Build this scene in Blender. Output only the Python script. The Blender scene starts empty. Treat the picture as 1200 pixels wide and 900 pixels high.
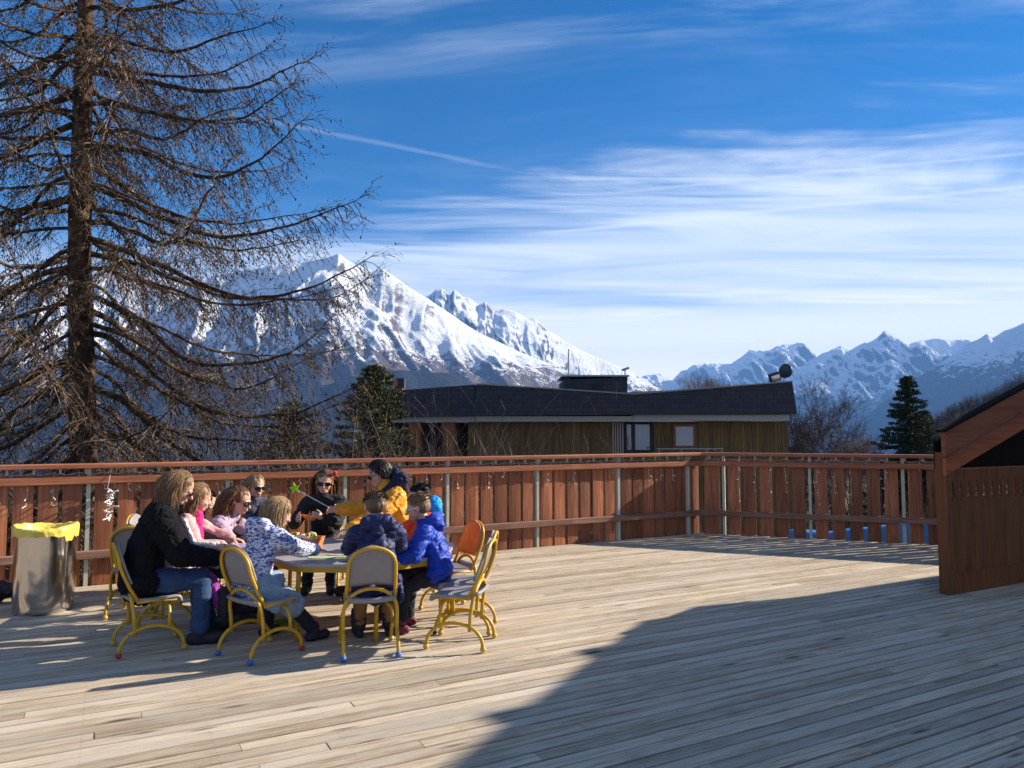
import bpy, bmesh, math, random, time
import numpy as np
from mathutils import Vector, Matrix, Quaternion, noise
T0 = time.time()
random.seed(7)
R = math.radians
scene = bpy.context.scene
COL = scene.collection
V = Vector

# ---------------------------------------------------------------- object helpers
def link(o, parent=None):
    COL.objects.link(o)
    if parent is not None:
        o.parent = parent
    return o

def tag(o, label=None, cat=None, group=None, kind=None):
    if label: o['label'] = label
    if cat: o['category'] = cat
    if group: o['group'] = group
    if kind: o['kind'] = kind
    return o

def empty(name, loc, rz=0.0):
    o = bpy.data.objects.new(name, None)
    o.location = loc
    o.rotation_euler = (0, 0, rz)
    o.empty_display_size = 0.2
    return link(o)

def copy_tree(o, parent=None):
    c = o.copy()
    COL.objects.link(c)
    c.parent = parent
    for ch in list(o.children):
        copy_tree(ch, c)
    return c

class MB:
    """collects simple shapes into one mesh"""
    def __init__(s):
        s.v = []; s.f = []; s.m = []
    def add(s, vs, fs, mi=0):
        n = len(s.v)
        s.v += [tuple(p) for p in vs]
        s.f += [tuple(i + n for i in f) for f in fs]
        s.m += [mi] * len(fs)
    def box(s, x0, x1, y0, y1, z0, z1, mi=0, M=None):
        vs = [V((x, y, z)) for x in (x0, x1) for y in (y0, y1) for z in (z0, z1)]
        if M is not None: vs = [M @ v for v in vs]
        s.add(vs, [(0, 1, 3, 2), (4, 6, 7, 5), (0, 4, 5, 1), (2, 3, 7, 6), (0, 2, 6, 4), (1, 5, 7, 3)], mi)
    def plank(s, x0, x1, y0, y1, z0, z1, c=0.004, mi=0, M=None):
        """box running along x whose four long edges are chamfered"""
        prof = [(y0 + c, z0), (y1 - c, z0), (y1, z0 + c), (y1, z1 - c), (y1 - c, z1), (y0 + c, z1), (y0, z1 - c), (y0, z0 + c)]
        vs = [V((x0, a, b)) for a, b in prof] + [V((x1, a, b)) for a, b in prof]
        if M is not None: vs = [M @ v for v in vs]
        fs = [(i, (i + 1) % 8, (i + 1) % 8 + 8, i + 8) for i in range(8)]
        fs += [tuple(range(7, -1, -1)), tuple(range(8, 16))]
        s.add(vs, fs, mi)
    def prism(s, pts, a, b, axis='y', mi=0, M=None):
        """polygon pts (2d) extruded from a to b along an axis"""
        n = len(pts)
        def mk(p, t):
            return V((p[0], t, p[1])) if axis == 'y' else (V((t, p[0], p[1])) if axis == 'x' else V((p[0], p[1], t)))
        vs = [mk(p, a) for p in pts] + [mk(p, b) for p in pts]
        if M is not None: vs = [M @ v for v in vs]
        fs = [(i, (i + 1) % n, (i + 1) % n + n, i + n) for i in range(n)]
        fs += [tuple(range(n - 1, -1, -1)), tuple(range(n, 2 * n))]
        s.add(vs, fs, mi)
    def tube(s, pts, r, sides=8, closed=False, mi=0, flat=1.0):
        pts = [V(p) for p in pts]
        n = len(pts)
        rr = r if isinstance(r, (list, tuple)) else [r] * n
        up = V((0, 0, 1)); prev = None; rings = []
        for i, p in enumerate(pts):
            if closed: t = (pts[(i + 1) % n] - pts[i - 1])
            else: t = pts[min(i + 1, n - 1)] - pts[max(i - 1, 0)]
            if t.length < 1e-9: t = V((0, 0, 1))
            t.normalize()
            if prev is None:
                a = up if abs(t.z) < 0.9 else V((1, 0, 0))
                prev = a - t * a.dot(t)
            else: prev = prev - t * prev.dot(t)
            if prev.length < 1e-6: prev = t.orthogonal()
            prev.normalize(); q = t.cross(prev)
            rings.append([p + (prev * math.cos(k * 2 * math.pi / sides) + q * math.sin(k * 2 * math.pi / sides) * flat) * rr[i] for k in range(sides)])
        vs = [v for ring in rings for v in ring]; fs = []
        m = n if closed else n - 1
        for i in range(m):
            for k in range(sides):
                a = i * sides + k; b = i * sides + (k + 1) % sides
                c = ((i + 1) % n) * sides + (k + 1) % sides; d = ((i + 1) % n) * sides + k
                fs.append((a, b, c, d))
        if not closed:
            fs.append(tuple(range(sides - 1, -1, -1))); fs.append(tuple((n - 1) * sides + k for k in range(sides)))
        s.add(vs, fs, mi)
    def ell(s, c, rx, ry, rz, seg=12, ring=8, M=None, mi=0):
        c = V(c); vs = []; fs = []
        for i in range(1, ring):
            th = math.pi * i / ring
            for k in range(seg):
                ph = 2 * math.pi * k / seg
                p = V((rx * math.sin(th) * math.cos(ph), ry * math.sin(th) * math.sin(ph), rz * math.cos(th)))
                vs.append(c + (M @ p if M is not None else p))
        t = V((0, 0, rz)); b = V((0, 0, -rz))
        vs.append(c + (M @ t if M is not None else t)); vs.append(c + (M @ b if M is not None else b))
        for i in range(ring - 2):
            for k in range(seg):
                fs.append((i * seg + k, (i + 1) * seg + k, (i + 1) * seg + (k + 1) % seg, i * seg + (k + 1) % seg))
        T = len(vs) - 2; Bm = T + 1
        for k in range(seg):
            fs.append((T, k, (k + 1) % seg)); fs.append((Bm, (ring - 2) * seg + (k + 1) % seg, (ring - 2) * seg + k))
        s.add(vs, fs, mi)
    def cap(s, p0, p1, r0, r1, side=None, flat=1.0, seg=14, mi=0):
        """tapered capsule; flat squeezes the section across 'side'"""
        p0 = V(p0); p1 = V(p1); d = p1 - p0; L = d.length
        if L < 1e-6: d = V((0, 0, 1))
        d.normalize()
        sd = V(side) if side is not None else d.orthogonal()
        sd = sd - d * sd.dot(d)
        if sd.length < 1e-5: sd = d.orthogonal()
        sd.normalize(); fw = d.cross(sd)
        rows = []
        for i in range(1, 5):
            a = math.pi / 2 * i / 4; rows.append((p0 - d * r0 * math.cos(a) * min(1, flat + .3), r0 * math.sin(a)))
        for i in range(4, 0, -1):
            a = math.pi / 2 * i / 4; rows.append((p1 + d * r1 * math.cos(a) * min(1, flat + .3), r1 * math.sin(a)))
        vs = [p0 - d * r0 * min(1, flat + .3)]
        for c, r in rows:
            for k in range(seg):
                an = 2 * math.pi * k / seg
                vs.append(c + sd * r * math.cos(an) + fw * r * flat * math.sin(an))
        vs.append(p1 + d * r1 * min(1, flat + .3))
        fs = []
        for k in range(seg): fs.append((0, 1 + (k + 1) % seg, 1 + k))
        for i in range(len(rows) - 1):
            for k in range(seg):
                a = 1 + i * seg + k; b = 1 + i * seg + (k + 1) % seg
                fs.append((a, b, b + seg, a + seg))
        e = len(vs) - 1; o = 1 + (len(rows) - 1) * seg
        for k in range(seg): fs.append((e, o + k, o + (k + 1) % seg))
        s.add(vs, fs, mi)
    def mesh(s, name, mats, smooth=False):
        me = bpy.data.meshes.new(name)
        me.from_pydata(s.v, [], s.f)
        if not isinstance(mats, (list, tuple)): mats = [mats]
        for m in mats: me.materials.append(m)
        if len(mats) > 1: me.polygons.foreach_set('material_index', s.m)
        if smooth: me.polygons.foreach_set('use_smooth', [True] * len(me.polygons))
        me.update()
        bm = bmesh.new(); bm.from_mesh(me)
        bmesh.ops.recalc_face_normals(bm, faces=bm.faces)
        bm.to_mesh(me); bm.free()
        return me
    def build(s, name, mats, parent=None, smooth=False):
        return link(bpy.data.objects.new(name, s.mesh(name, mats, smooth)), parent)

def remeshed(mb, name, mat, voxel, parent=None, smooth_it=3, disp=None, origin=V((0, 0, 0)), mats=None, pick=None):
    """fuse the collected closed shapes into ONE continuous surface"""
    me = bpy.data.meshes.new(name)
    o3 = origin
    me.from_pydata([(p[0] - o3.x, p[1] - o3.y, p[2] - o3.z) for p in mb.v], [], mb.f)
    tmp = bpy.data.objects.new(name, me); COL.objects.link(tmp)
    bm = bmesh.new(); bm.from_mesh(me); bmesh.ops.recalc_face_normals(bm, faces=bm.faces); bm.to_mesh(me); bm.free()
    r = tmp.modifiers.new('r', 'REMESH'); r.mode = 'VOXEL'; r.voxel_size = voxel
    if smooth_it:
        sm = tmp.modifiers.new('s', 'SMOOTH'); sm.factor = 0.5; sm.iterations = smooth_it
    dg = bpy.context.evaluated_depsgraph_get()
    nm = bpy.data.meshes.new_from_object(tmp.evaluated_get(dg))
    nm.name = name
    bpy.data.objects.remove(tmp); bpy.data.meshes.remove(me)
    n = len(nm.vertices)
    if disp is not None:
        co = np.empty(n * 3, 'f'); no = np.empty(n * 3, 'f')
        nm.vertices.foreach_get('co', co); nm.vertices.foreach_get('normal', no)
        co = co.reshape(-1, 3); no = no.reshape(-1, 3)
        d = np.array([disp(V(c), V(m)) for c, m in zip(co, no)], 'f')
        co = co + no * d[:, None]
        nm.vertices.foreach_set('co', co.ravel())
    nm.materials.clear()
    for m in (mats or [mat]): nm.materials.append(m)
    nm.polygons.foreach_set('use_smooth', [True] * len(nm.polygons))
    if pick is not None:
        nm.polygons.foreach_set('material_index', [pick(p.center) for p in nm.polygons])
    nm.update()
    return link(bpy.data.objects.new(name, nm), parent)

def prisms(segs, sides, name, mat, parent=None):
    """numpy: many tapered segments (p0,p1,r0,r1) in one mesh"""
    A = np.array([(*s[0], *s[1], s[2], s[3]) for s in segs], 'f')
    p0 = A[:, 0:3]; p1 = A[:, 3:6]; r0 = A[:, 6:7]; r1 = A[:, 7:8]
    d = p1 - p0; d /= np.maximum(np.linalg.norm(d, axis=1, keepdims=True), 1e-9)
    h = np.where(np.abs(d[:, 2:3]) < 0.9, np.array([[0, 0, 1.]]), np.array([[1., 0, 0]]))
    a = np.cross(d, h); a /= np.linalg.norm(a, axis=1, keepdims=True); b = np.cross(d, a)
    n = len(A); vs = np.empty((n, 2 * sides, 3), 'f')
    for k in range(sides):
        an = 2 * math.pi * k / sides; q = a * math.cos(an) + b * math.sin(an)
        vs[:, k] = p0 + q * r0; vs[:, sides + k] = p1 + q * r1
    f = np.empty((n, sides, 4), 'i'); base = (np.arange(n) * 2 * sides)[:, None]
    for k in range(sides):
        f[:, k] = base + np.array([[k, (k + 1) % sides, (k + 1) % sides + sides, k + sides]])
    return npmesh(vs.reshape(-1, 3), f.reshape(-1, 4), name, mat, parent)

def npmesh(vs, quads, name, mat, parent=None, smooth=False):
    me = bpy.data.meshes.new(name)
    nv = len(vs); nf, k = quads.shape
    me.vertices.add(nv); me.vertices.foreach_set('co', np.ascontiguousarray(vs, 'f').ravel())
    me.loops.add(nf * k); me.loops.foreach_set('vertex_index', np.ascontiguousarray(quads, 'i').ravel())
    me.polygons.add(nf); me.polygons.foreach_set('loop_start', np.arange(0, nf * k, k, dtype='i'))
    me.polygons.foreach_set('use_smooth', np.full(nf, smooth))
    me.materials.append(mat); me.update(calc_edges=True); me.validate()
    return link(bpy.data.objects.new(name, me), parent)

# ---------------------------------------------------------------- material helpers
class NT:
    def __init__(s, name):
        s.m = bpy.data.materials.new(name); s.m.use_nodes = True
        s.t = s.m.node_tree; s.b = s.t.nodes['Principled BSDF']; s.out = s.t.nodes['Material Output']
    def n(s, typ, ins=None, **kw):
        nd = s.t.nodes.new(typ)
        for k, v in kw.items(): setattr(nd, k, v)
        for k, v in (ins or {}).items(): s.set(nd.inputs[k], v)
        return nd
    def set(s, sock, v):
        if isinstance(v, bpy.types.NodeSocket): s.t.links.new(v, sock)
        elif isinstance(v, (tuple, list)) and len(v) == 3 and sock.type == 'RGBA': sock.default_value = (*v, 1)
        else: sock.default_value = v
    def math(s, op, a, b=0.0, c=None, clamp=False):
        nd = s.n('ShaderNodeMath', operation=op, use_clamp=clamp); s.set(nd.inputs[0], a); s.set(nd.inputs[1], b)
        if c is not None: s.set(nd.inputs[2], c)
        return nd.outputs[0]
    def mix(s, fac, a, b, mode='MIX'):
        nd = s.n('ShaderNodeMix', data_type='RGBA', blend_type=mode)
        s.set(nd.inputs[0], fac); s.set(nd.inputs[6], a); s.set(nd.inputs[7], b); return nd.outputs[2]
    def ramp(s, fac, stops, interp='LINEAR'):
        nd = s.n('ShaderNodeValToRGB'); s.set(nd.inputs[0], fac); cr = nd.color_ramp; cr.interpolation = interp
        while len(cr.elements) < len(stops): cr.elements.new(0.5)
        for e, (p, c) in zip(cr.elements, stops):
            e.position = p; e.color = (*c, 1) if isinstance(c, (tuple, list)) else (c, c, c, 1)
        return nd.outputs[0]
    def coord(s, scale=(1, 1, 1), kind='Object', rot=(0, 0, 0), add=None):
        tc = s.n('ShaderNodeTexCoord').outputs[kind]
        if add is not None:
            va = s.n('ShaderNodeVectorMath', operation='ADD'); s.set(va.inputs[0], tc); s.set(va.inputs[1], add); tc = va.outputs[0]
        mp = s.n('ShaderNodeMapping'); s.set(mp.inputs[0], tc); mp.inputs['Scale'].default_value = scale; mp.inputs['Rotation'].default_value = rot
        return mp.outputs[0]
    def noise(s, vec, scale=5, detail=4, rough=0.55, dist=0.0, out=0):
        nd = s.n('ShaderNodeTexNoise'); s.set(nd.inputs['Vector'], vec); nd.inputs['Scale'].default_value = scale
        nd.inputs['Detail'].default_value = detail; nd.inputs['Roughness'].default_value = rough; nd.inputs['Distortion'].default_value = dist
        return nd.outputs[out]
    def bump(s, h, strength=0.3, dist=0.01):
        nd = s.n('ShaderNodeBump'); s.set(nd.inputs['Height'], h); nd.inputs['Strength'].default_value = strength; nd.inputs['Distance'].default_value = dist
        s.t.links.new(nd.outputs[0], s.b.inputs['Normal']); return nd
    def base(s, c, rough=0.7, metal=0.0, spec=None):
        s.set(s.b.inputs['Base Color'], c); s.set(s.b.inputs['Roughness'], rough); s.set(s.b.inputs['Metallic'], metal)
        if spec is not None: s.b.inputs['Specular IOR Level'].default_value = spec
        return s.m

def fabric(name, col, rough=0.85, var=0.25, scale=60, bump=0.25, sheen=0.0, spec=0.25, big=9):
    t = NT(name); v = t.coord()
    n1 = t.noise(v, scale, 3); n2 = t.noise(v, big, 3)
    f = t.math('ADD', t.math('MULTIPLY', n1, 0.5), t.math('MULTIPLY', n2, 0.5))
    c = t.mix(t.ramp(f, [(0.3, 0.0), (0.7, 1.0)]), tuple(x * (1 - var) for x in col), tuple(min(1, x * (1 + var)) for x in col))
    t.base(c, rough, 0, spec); t.bump(t.math('ADD', t.math('MULTIPLY', n1, 0.3), n2), bump, 0.02)
    t.b.inputs['Sheen Weight'].default_value = sheen
    return t.m

def wood(name, dark, light, axis='x', knots=True, rough=0.75, grain=1.0, per=0.5, spec=0.3, grey=None, bump=0.35, fine=False):
    """stained or weathered boards: grain along an axis, every board its own shade"""
    t = NT(name)
    rnd = t.n('ShaderNodeNewGeometry').outputs['Random Per Island']
    off = t.n('ShaderNodeCombineXYZ'); [t.set(off.inputs[i], t.math('MULTIPLY', rnd, k)) for i, k in enumerate((37.0, 53.0, 71.0))]
    sc = {'x': (1.3, 28, 28), 'y': (28, 1.3, 28), 'z': (28, 28, 1.3)}[axis]
    sc2 = {'x': (0.8, 5, 5), 'y': (5, 0.8, 5), 'z': (5, 5, 0.8)}[axis]
    sk = {'x': (1.6, 9, 9), 'y': (9, 1.6, 9), 'z': (9, 9, 1.6)}[axis]
    g = t.noise(t.coord(sc, add=off.outputs[0]), 1.6 * grain, 6, 0.62, 0.6)
    w = t.noise(t.coord(sc2, add=off.outputs[0]), 1.1, 4, 0.6, 0.3)
    f = t.math('ADD', t.math('MULTIPLY', g, 0.65), t.math('MULTIPLY', w, 0.35))
    if fine:
        g2 = t.noise(t.coord((3.5, 110, 110), add=off.outputs[0]), 1.6, 4, 0.7, 0.3)
        f = t.math('ADD', t.math('MULTIPLY', f, 0.50), t.math('MULTIPLY', g2, 0.50)); g = t.math('ADD', t.math('MULTIPLY', g, 0.5), t.math('MULTIPLY', g2, 0.5))
    c = t.mix(t.ramp(f, [(0.36, 0.0), (0.62, 1.0)]), dark, light)
    if grey is not None:
        c = t.mix(t.math('MULTIPLY', t.ramp(w, [(0.42, 0.0), (0.66, 1.0)]), 0.8), c, grey)
    var = t.math('ADD', t.math('MULTIPLY', rnd, per), 1.0 - per / 2)
    c = t.mix(1.0, c, t.n('ShaderNodeCombineColor', {0: var, 1: var, 2: var}).outputs[0], 'MULTIPLY')
    h = g
    if knots:
        vo = t.n('ShaderNodeTexVoronoi', {'Vector': t.coord(sk, add=off.outputs[0]), 'Scale': 1.0, 'Randomness': 1.0})
        k = t.ramp(vo.outputs['Distance'], [(0.05, 1.0), (0.17, 0.0)])
        sel = t.n('ShaderNodeSeparateColor', {0: vo.outputs['Color']}).outputs[0]
        k = t.math('MULTIPLY', k, t.math('GREATER_THAN', sel, 0.60))
        c = t.mix(t.math('MULTIPLY', k, 0.8), c, tuple(x * 0.28 for x in dark))
        crack = t.ramp(t.noise(t.coord(tuple(x * (1 if x > 5 else 0.6) for x in sc), add=off.outputs[0]), 2.6, 3, 0.5, 0.2), [(0.30, 1.0), (0.35, 0.0)])
        c = t.mix(t.math('MULTIPLY', crack, 0.55), c, tuple(x * 0.35 for x in dark))
        h = t.math('SUBTRACT', g, t.math('MULTIPLY', crack, 0.6))
    if fine:
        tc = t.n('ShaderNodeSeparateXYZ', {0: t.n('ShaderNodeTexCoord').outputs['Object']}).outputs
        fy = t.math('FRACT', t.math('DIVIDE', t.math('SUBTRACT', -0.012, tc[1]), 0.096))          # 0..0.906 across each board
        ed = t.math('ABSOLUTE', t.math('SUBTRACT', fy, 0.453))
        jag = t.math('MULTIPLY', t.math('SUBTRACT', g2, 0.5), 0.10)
        edge_dirt_shade = t.n('ShaderNodeMapRange', {0: t.math('ADD', ed, jag), 1: 0.39, 2: 0.46}).outputs[0]  # edge dirt plus painted gap shade, so the board lines read dark
        c = t.mix(t.math('MULTIPLY', edge_dirt_shade, t.math('MULTIPLY', t.ramp(t.noise(t.coord((0.9, 6, 6)), 1.0, 4), [(0.35, 0.25), (0.65, 1.0)]), 0.72)), c, (0.075, 0.055, 0.040))
        sx = t.math('SUBTRACT', t.math('MODULO', t.math('ADD', tc[0], 40.0), 0.56), 0.28)
        sy = t.math('MULTIPLY', t.math('SUBTRACT', t.math('ABSOLUTE', t.math('SUBTRACT', fy, 0.453)), 0.24), 0.096)
        dd = t.math('SQRT', t.math('ADD', t.math('MULTIPLY', sx, sx), t.math('MULTIPLY', sy, sy)))
        c = t.mix(t.math('MULTIPLY', t.math('LESS_THAN', dd, 0.0038), 0.6), c, (0.05, 0.04, 0.035))
    t.base(c, t.math('ADD', t.math('MULTIPLY', g, 0.25), rough - 0.12), 0, spec); t.bump(h, bump, 0.006)
    return t.m

def paint(name, col, rough=0.4, metal=0.0, var=0.12, chips=None, spec=0.5, scale=12):
    t = NT(name); n = t.noise(t.coord(), scale, 5, 0.6)
    c = t.mix(t.ramp(n, [(0.3, 0.0), (0.7, 1.0)]), tuple(x * (1 - var) for x in col), tuple(min(1, x * (1 + var)) for x in col))
    if chips is not None:
        c = t.mix(t.ramp(t.noise(t.coord(), 38, 4, 0.7), [(0.66, 0.0), (0.69, 1.0)]), c, chips)
    t.base(c, t.math('ADD', t.math('MULTIPLY', n, 0.2), rough - 0.1), metal, spec); t.bump(n, 0.06, 0.01)
    return t.m

# ---------------------------------------------------------------- materials
M = {}
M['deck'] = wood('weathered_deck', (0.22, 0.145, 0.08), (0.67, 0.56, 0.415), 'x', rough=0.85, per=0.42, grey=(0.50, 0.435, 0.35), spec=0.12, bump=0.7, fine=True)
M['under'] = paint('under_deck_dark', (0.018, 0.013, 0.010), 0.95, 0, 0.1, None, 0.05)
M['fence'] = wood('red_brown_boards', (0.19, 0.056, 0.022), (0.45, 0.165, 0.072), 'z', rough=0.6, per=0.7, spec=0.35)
M['rail'] = wood('red_brown_rail', (0.22, 0.068, 0.030), (0.46, 0.175, 0.085), 'x', rough=0.6, per=0.2, spec=0.35)
M['rail_dark'] = wood('weathered_rail', (0.16, 0.075, 0.05), (0.34, 0.20, 0.14), 'x', rough=0.75, per=0.2, spec=0.2)
M['post'] = paint('galvanised_post', (0.52, 0.50, 0.38), 0.6, 0.0)
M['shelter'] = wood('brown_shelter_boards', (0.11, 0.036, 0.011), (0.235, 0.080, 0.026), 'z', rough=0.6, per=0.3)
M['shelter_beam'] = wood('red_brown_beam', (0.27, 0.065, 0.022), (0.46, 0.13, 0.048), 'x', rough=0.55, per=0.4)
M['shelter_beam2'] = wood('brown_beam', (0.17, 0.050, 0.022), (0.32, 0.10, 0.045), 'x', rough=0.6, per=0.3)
M['shelter_in'] = wood('inner_boards', (0.45, 0.17, 0.08), (0.70, 0.32, 0.18), 'z', rough=0.7)
M['yellow'] = paint('yellow_enamel', (0.54, 0.305, 0.014), 0.42, 0, 0.12, (0.16, 0.09, 0.03))
M['grey_ply'] = paint('grey_laminate', (0.25, 0.23, 0.23), 0.5, 0, 0.08, None, 0.4, 30)
M['jacket_bounce_ply'] = wood('orange_jacket_bounce', (0.42, 0.13, 0.03), (0.60, 0.22, 0.06), 'z', False, 0.35)  # orange bounce from the child's jacket, painted into the backrest colour
M['top'] = paint('table_laminate', (0.36, 0.35, 0.35), 0.4, 0, 0.06)
M['rub_red'] = paint('red_rubber', (0.45, 0.03, 0.02), 0.6); M['rub_blue'] = paint('blue_rubber', (0.03, 0.13, 0.42), 0.6)
M['rub_yel'] = paint('yellow_rubber', (0.55, 0.34, 0.05), 0.6); M['rub_dark'] = paint('dark_rubber', (0.03, 0.03, 0.03), 0.6)
M['black'] = paint('black_plastic', (0.012, 0.012, 0.014), 0.3)
M['white'] = paint('white_plastic', (0.78, 0.77, 0.74), 0.45)
def steel():
    t = NT('brushed_steel'); v = t.coord((3, 3, 60)); n = t.noise(v, 3, 4)
    d = t.noise(t.coord(), 4.5, 2)
    t.base(t.mix(n, (0.50, 0.48, 0.46), (0.62, 0.60, 0.58)), t.math('ADD', t.math('MULTIPLY', n, 0.10), 0.10), 1.0)
    t.bump(d, 0.12, 0.04); return t.m
M['steel'] = steel()
M['bag'] = fabric('yellow_bin_bag', (0.74, 0.57, 0.10), 0.35, 0.15, 30, 0.8, 0, 0.5, 14)
M['bag_black'] = fabric('black_bin_bag', (0.012, 0.012, 0.015), 0.25, 0.2, 30, 0.9, 0, 0.5, 14)

# ---------------------------------------------------------------- light, sky, camera
SUN_A, SUN_E = 20.0, 25.0
sun_dir = V((math.cos(R(SUN_E)) * math.cos(R(SUN_A)), math.cos(R(SUN_E)) * math.sin(R(SUN_A)), math.sin(R(SUN_E))))
ld = bpy.data.lights.new('sun', 'SUN'); ld.energy = 5.0; ld.angle = R(0.55); ld.color = (1.0, 0.90, 0.76)
sun = link(bpy.data.objects.new('sun', ld)); sun.location = (20, 10, 20)
sun.rotation_euler = sun_dir.to_track_quat('Z', 'Y').to_euler()

def world():
    w = bpy.data.worlds.new('World'); scene.world = w; w.use_nodes = True; t = w.node_tree
    class W(NT):
        def __init__(s): s.t = t; s.b = t.nodes['Background']
    h = W()
    sky = h.n('ShaderNodeTexSky', sky_type='NISHITA', sun_disc=False)
    sky.sun_elevation = R(SUN_E); sky.sun_rotation = R(90 - SUN_A)
    sky.altitude = 1600; sky.air_density = 1.0; sky.dust_density = 0.15; sky.ozone_density = 3.5
    hs = h.n('ShaderNodeHueSaturation'); h.set(hs.inputs['Color'], sky.outputs[0]); hs.inputs['Saturation'].default_value = 1.36; hs.inputs['Hue'].default_value = 0.50; hs.inputs['Value'].default_value = 0.95
    skyc = h.mix(1.0, hs.outputs[0], (0.82, 1.08, 1.14), 'MULTIPLY')
    d = h.n('ShaderNodeTexCoord').outputs['Generated']
    s = h.n('ShaderNodeSeparateXYZ', {0: d}).outputs
    z = h.math('MAXIMUM', s[2], 0.035)
    X = h.math('DIVIDE', s[0], z); Y = h.math('DIVIDE', s[1], z)
    P = h.n('ShaderNodeCombineXYZ', {0: X, 1: Y}).outputs[0]
    def ns(scale, sc, rot, det=6, rough=0.6, dist=0.5, loc=(0, 0, 0)):
        mp = h.n('ShaderNodeMapping', {0: P}); mp.inputs['Scale'].default_value = sc; mp.inputs['Rotation'].default_value = (0, 0, R(rot)); mp.inputs['Location'].default_value = loc
        return h.noise(mp.outputs[0], scale, det, rough, dist)
    streak = ns(1.0, (0.33, 1.1, 1), 19, 8, 0.60, 1.6)
    fine = ns(1.0, (0.7, 4.5, 1), 16, 6, 0.65, 0.8, (3, 1, 0))
    big = ns(1.0, (0.16, 0.42, 1), 5, 4, 0.5, 0.4, (7.3, 2.2, 0))
    edge = h.math('ADD', Y, h.math('MULTIPLY', X, 0.50))
    edge = h.math('ADD', edge, h.math('MULTIPLY', h.math('SUBTRACT', streak, 0.5), 2.2))
    edge = h.math('ADD', edge, h.math('MULTIPLY', h.math('SUBTRACT', fine, 0.5), 1.3))
    bank = h.n('ShaderNodeMapRange', {0: edge, 1: 2.75, 2: 4.2}, interpolation_type='SMOOTHSTEP').outputs[0]
    # bluish gaps low in the bank
    gap = h.n('ShaderNodeMapRange', {0: big, 1: 0.46, 2: 0.60}, interpolation_type='SMOOTHSTEP').outputs[0]
    lowz = h.n('ShaderNodeMapRange', {0: Y, 1: 4.6, 2: 6.2}, interpolation_type='SMOOTHSTEP').outputs[0]
    side = h.n('ShaderNodeMapRange', {0: X, 1: -0.8, 2: 0.8}, interpolation_type='SMOOTHSTEP').outputs[0]
    gap = h.math('MULTIPLY', gap, h.math('MULTIPLY', lowz, side))
    dens = h.math('MULTIPLY', bank, h.n('ShaderNodeMapRange', {0: streak, 1: 0.30, 2: 0.62, 3: 0.48, 4: 0.92}).outputs[0])
    # thin high wisps
    w1 = h.n('ShaderNodeMapRange', {0: ns(1.0, (0.5, 1.7, 1), 24, 7, 0.66, 1.0, (5, 3, 0)), 1: 0.42, 2: 0.72, 3: 0.0, 4: 0.34}, interpolation_type='SMOOTHSTEP').outputs[0]
    w2 = h.n('ShaderNodeMapRange', {0: big, 1: 0.42, 2: 0.60}, interpolation_type='SMOOTHSTEP').outputs[0]
    wisp = h.math('MULTIPLY', w1, h.math('ADD', h.math('MULTIPLY', w2, 0.9), 0.15))
    dens = h.math('MAXIMUM', dens, wisp)
    for nx_, ny_, c_, wd, x0_, x1_, am in ((0.345, 0.938, 3.529, 0.050, 0.0, 6.0, 0.45), (-0.502, 0.864, 2.413, 0.034, -0.95, 0.1, 0.12), (0.30, 0.954, 3.05, 0.030, 0.3, 2.4, 0.25)):
        ln = h.math('ADD', h.math('MULTIPLY', X, nx_), h.math('MULTIPLY', Y, ny_)); ln = h.math('ABSOLUTE', h.math('ADD', h.math('SUBTRACT', ln, c_), h.math('MULTIPLY', h.math('SUBTRACT', fine, 0.5), 0.08)))
        ln = h.n('ShaderNodeMapRange', {0: ln, 1: 0.0, 2: wd, 3: am, 4: 0.0}, interpolation_type='SMOOTHSTEP').outputs[0]
        for a_, b_ in ((x0_, x0_ + 0.3), (x1_, x1_ - 0.3)): ln = h.math('MULTIPLY', ln, h.n('ShaderNodeMapRange', {0: X, 1: a_, 2: b_}, interpolation_type='SMOOTHSTEP').outputs[0])
        dens = h.math('ADD', dens, h.math('MULTIPLY', ln, h.math('SUBTRACT', 1.0, dens)), clamp=True)
    haz = h.n('ShaderNodeMapRange', {0: s[2], 1: 0.12, 2: 0.25, 3: 0.86, 4: 0.0}, interpolation_type='SMOOTHSTEP').outputs[0]
    dens = h.math('MAXIMUM', dens, haz)
    dens = h.math('MULTIPLY', dens, h.math('SUBTRACT', 1.0, h.math('MULTIPLY', h.math('MULTIPLY', gap, h.n('ShaderNodeMapRange', {0: s[2], 1: 0.125, 2: 0.16}, interpolation_type='SMOOTHSTEP').outputs[0]), 0.55)))
    back = h.n('ShaderNodeMapRange', {0: s[1], 1: 0.10, 2: -0.45}, interpolation_type='SMOOTHSTEP').outputs[0]  # unseen cloud added behind the camera as white fill for the shaded sides
    dens = h.math('MAXIMUM', dens, h.math('MULTIPLY', back, h.math('ADD', h.math('MULTIPLY', streak, 0.3), 0.08)))
    up = h.n('ShaderNodeMapRange', {0: s[2], 1: -0.02, 2: 0.02}).outputs[0]
    dens = h.math('MULTIPLY', dens, up)
    cc = h.mix(h.ramp(big, [(0.35, 0.0), (0.62, 1.0)]), (9.0, 9.4, 10.0), (6.6, 7.6, 9.4))
    lowc = h.n('ShaderNodeMapRange', {0: s[2], 1: 0.05, 2: 0.24}, interpolation_type='SMOOTHSTEP').outputs[0]
    cc = h.mix(lowc, (15.0, 13.6, 12.2), cc)
    c = h.mix(dens, skyc, cc)
    h.set(h.b.inputs['Color'], c); h.b.inputs['Strength'].default_value = 0.055
world()

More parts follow.
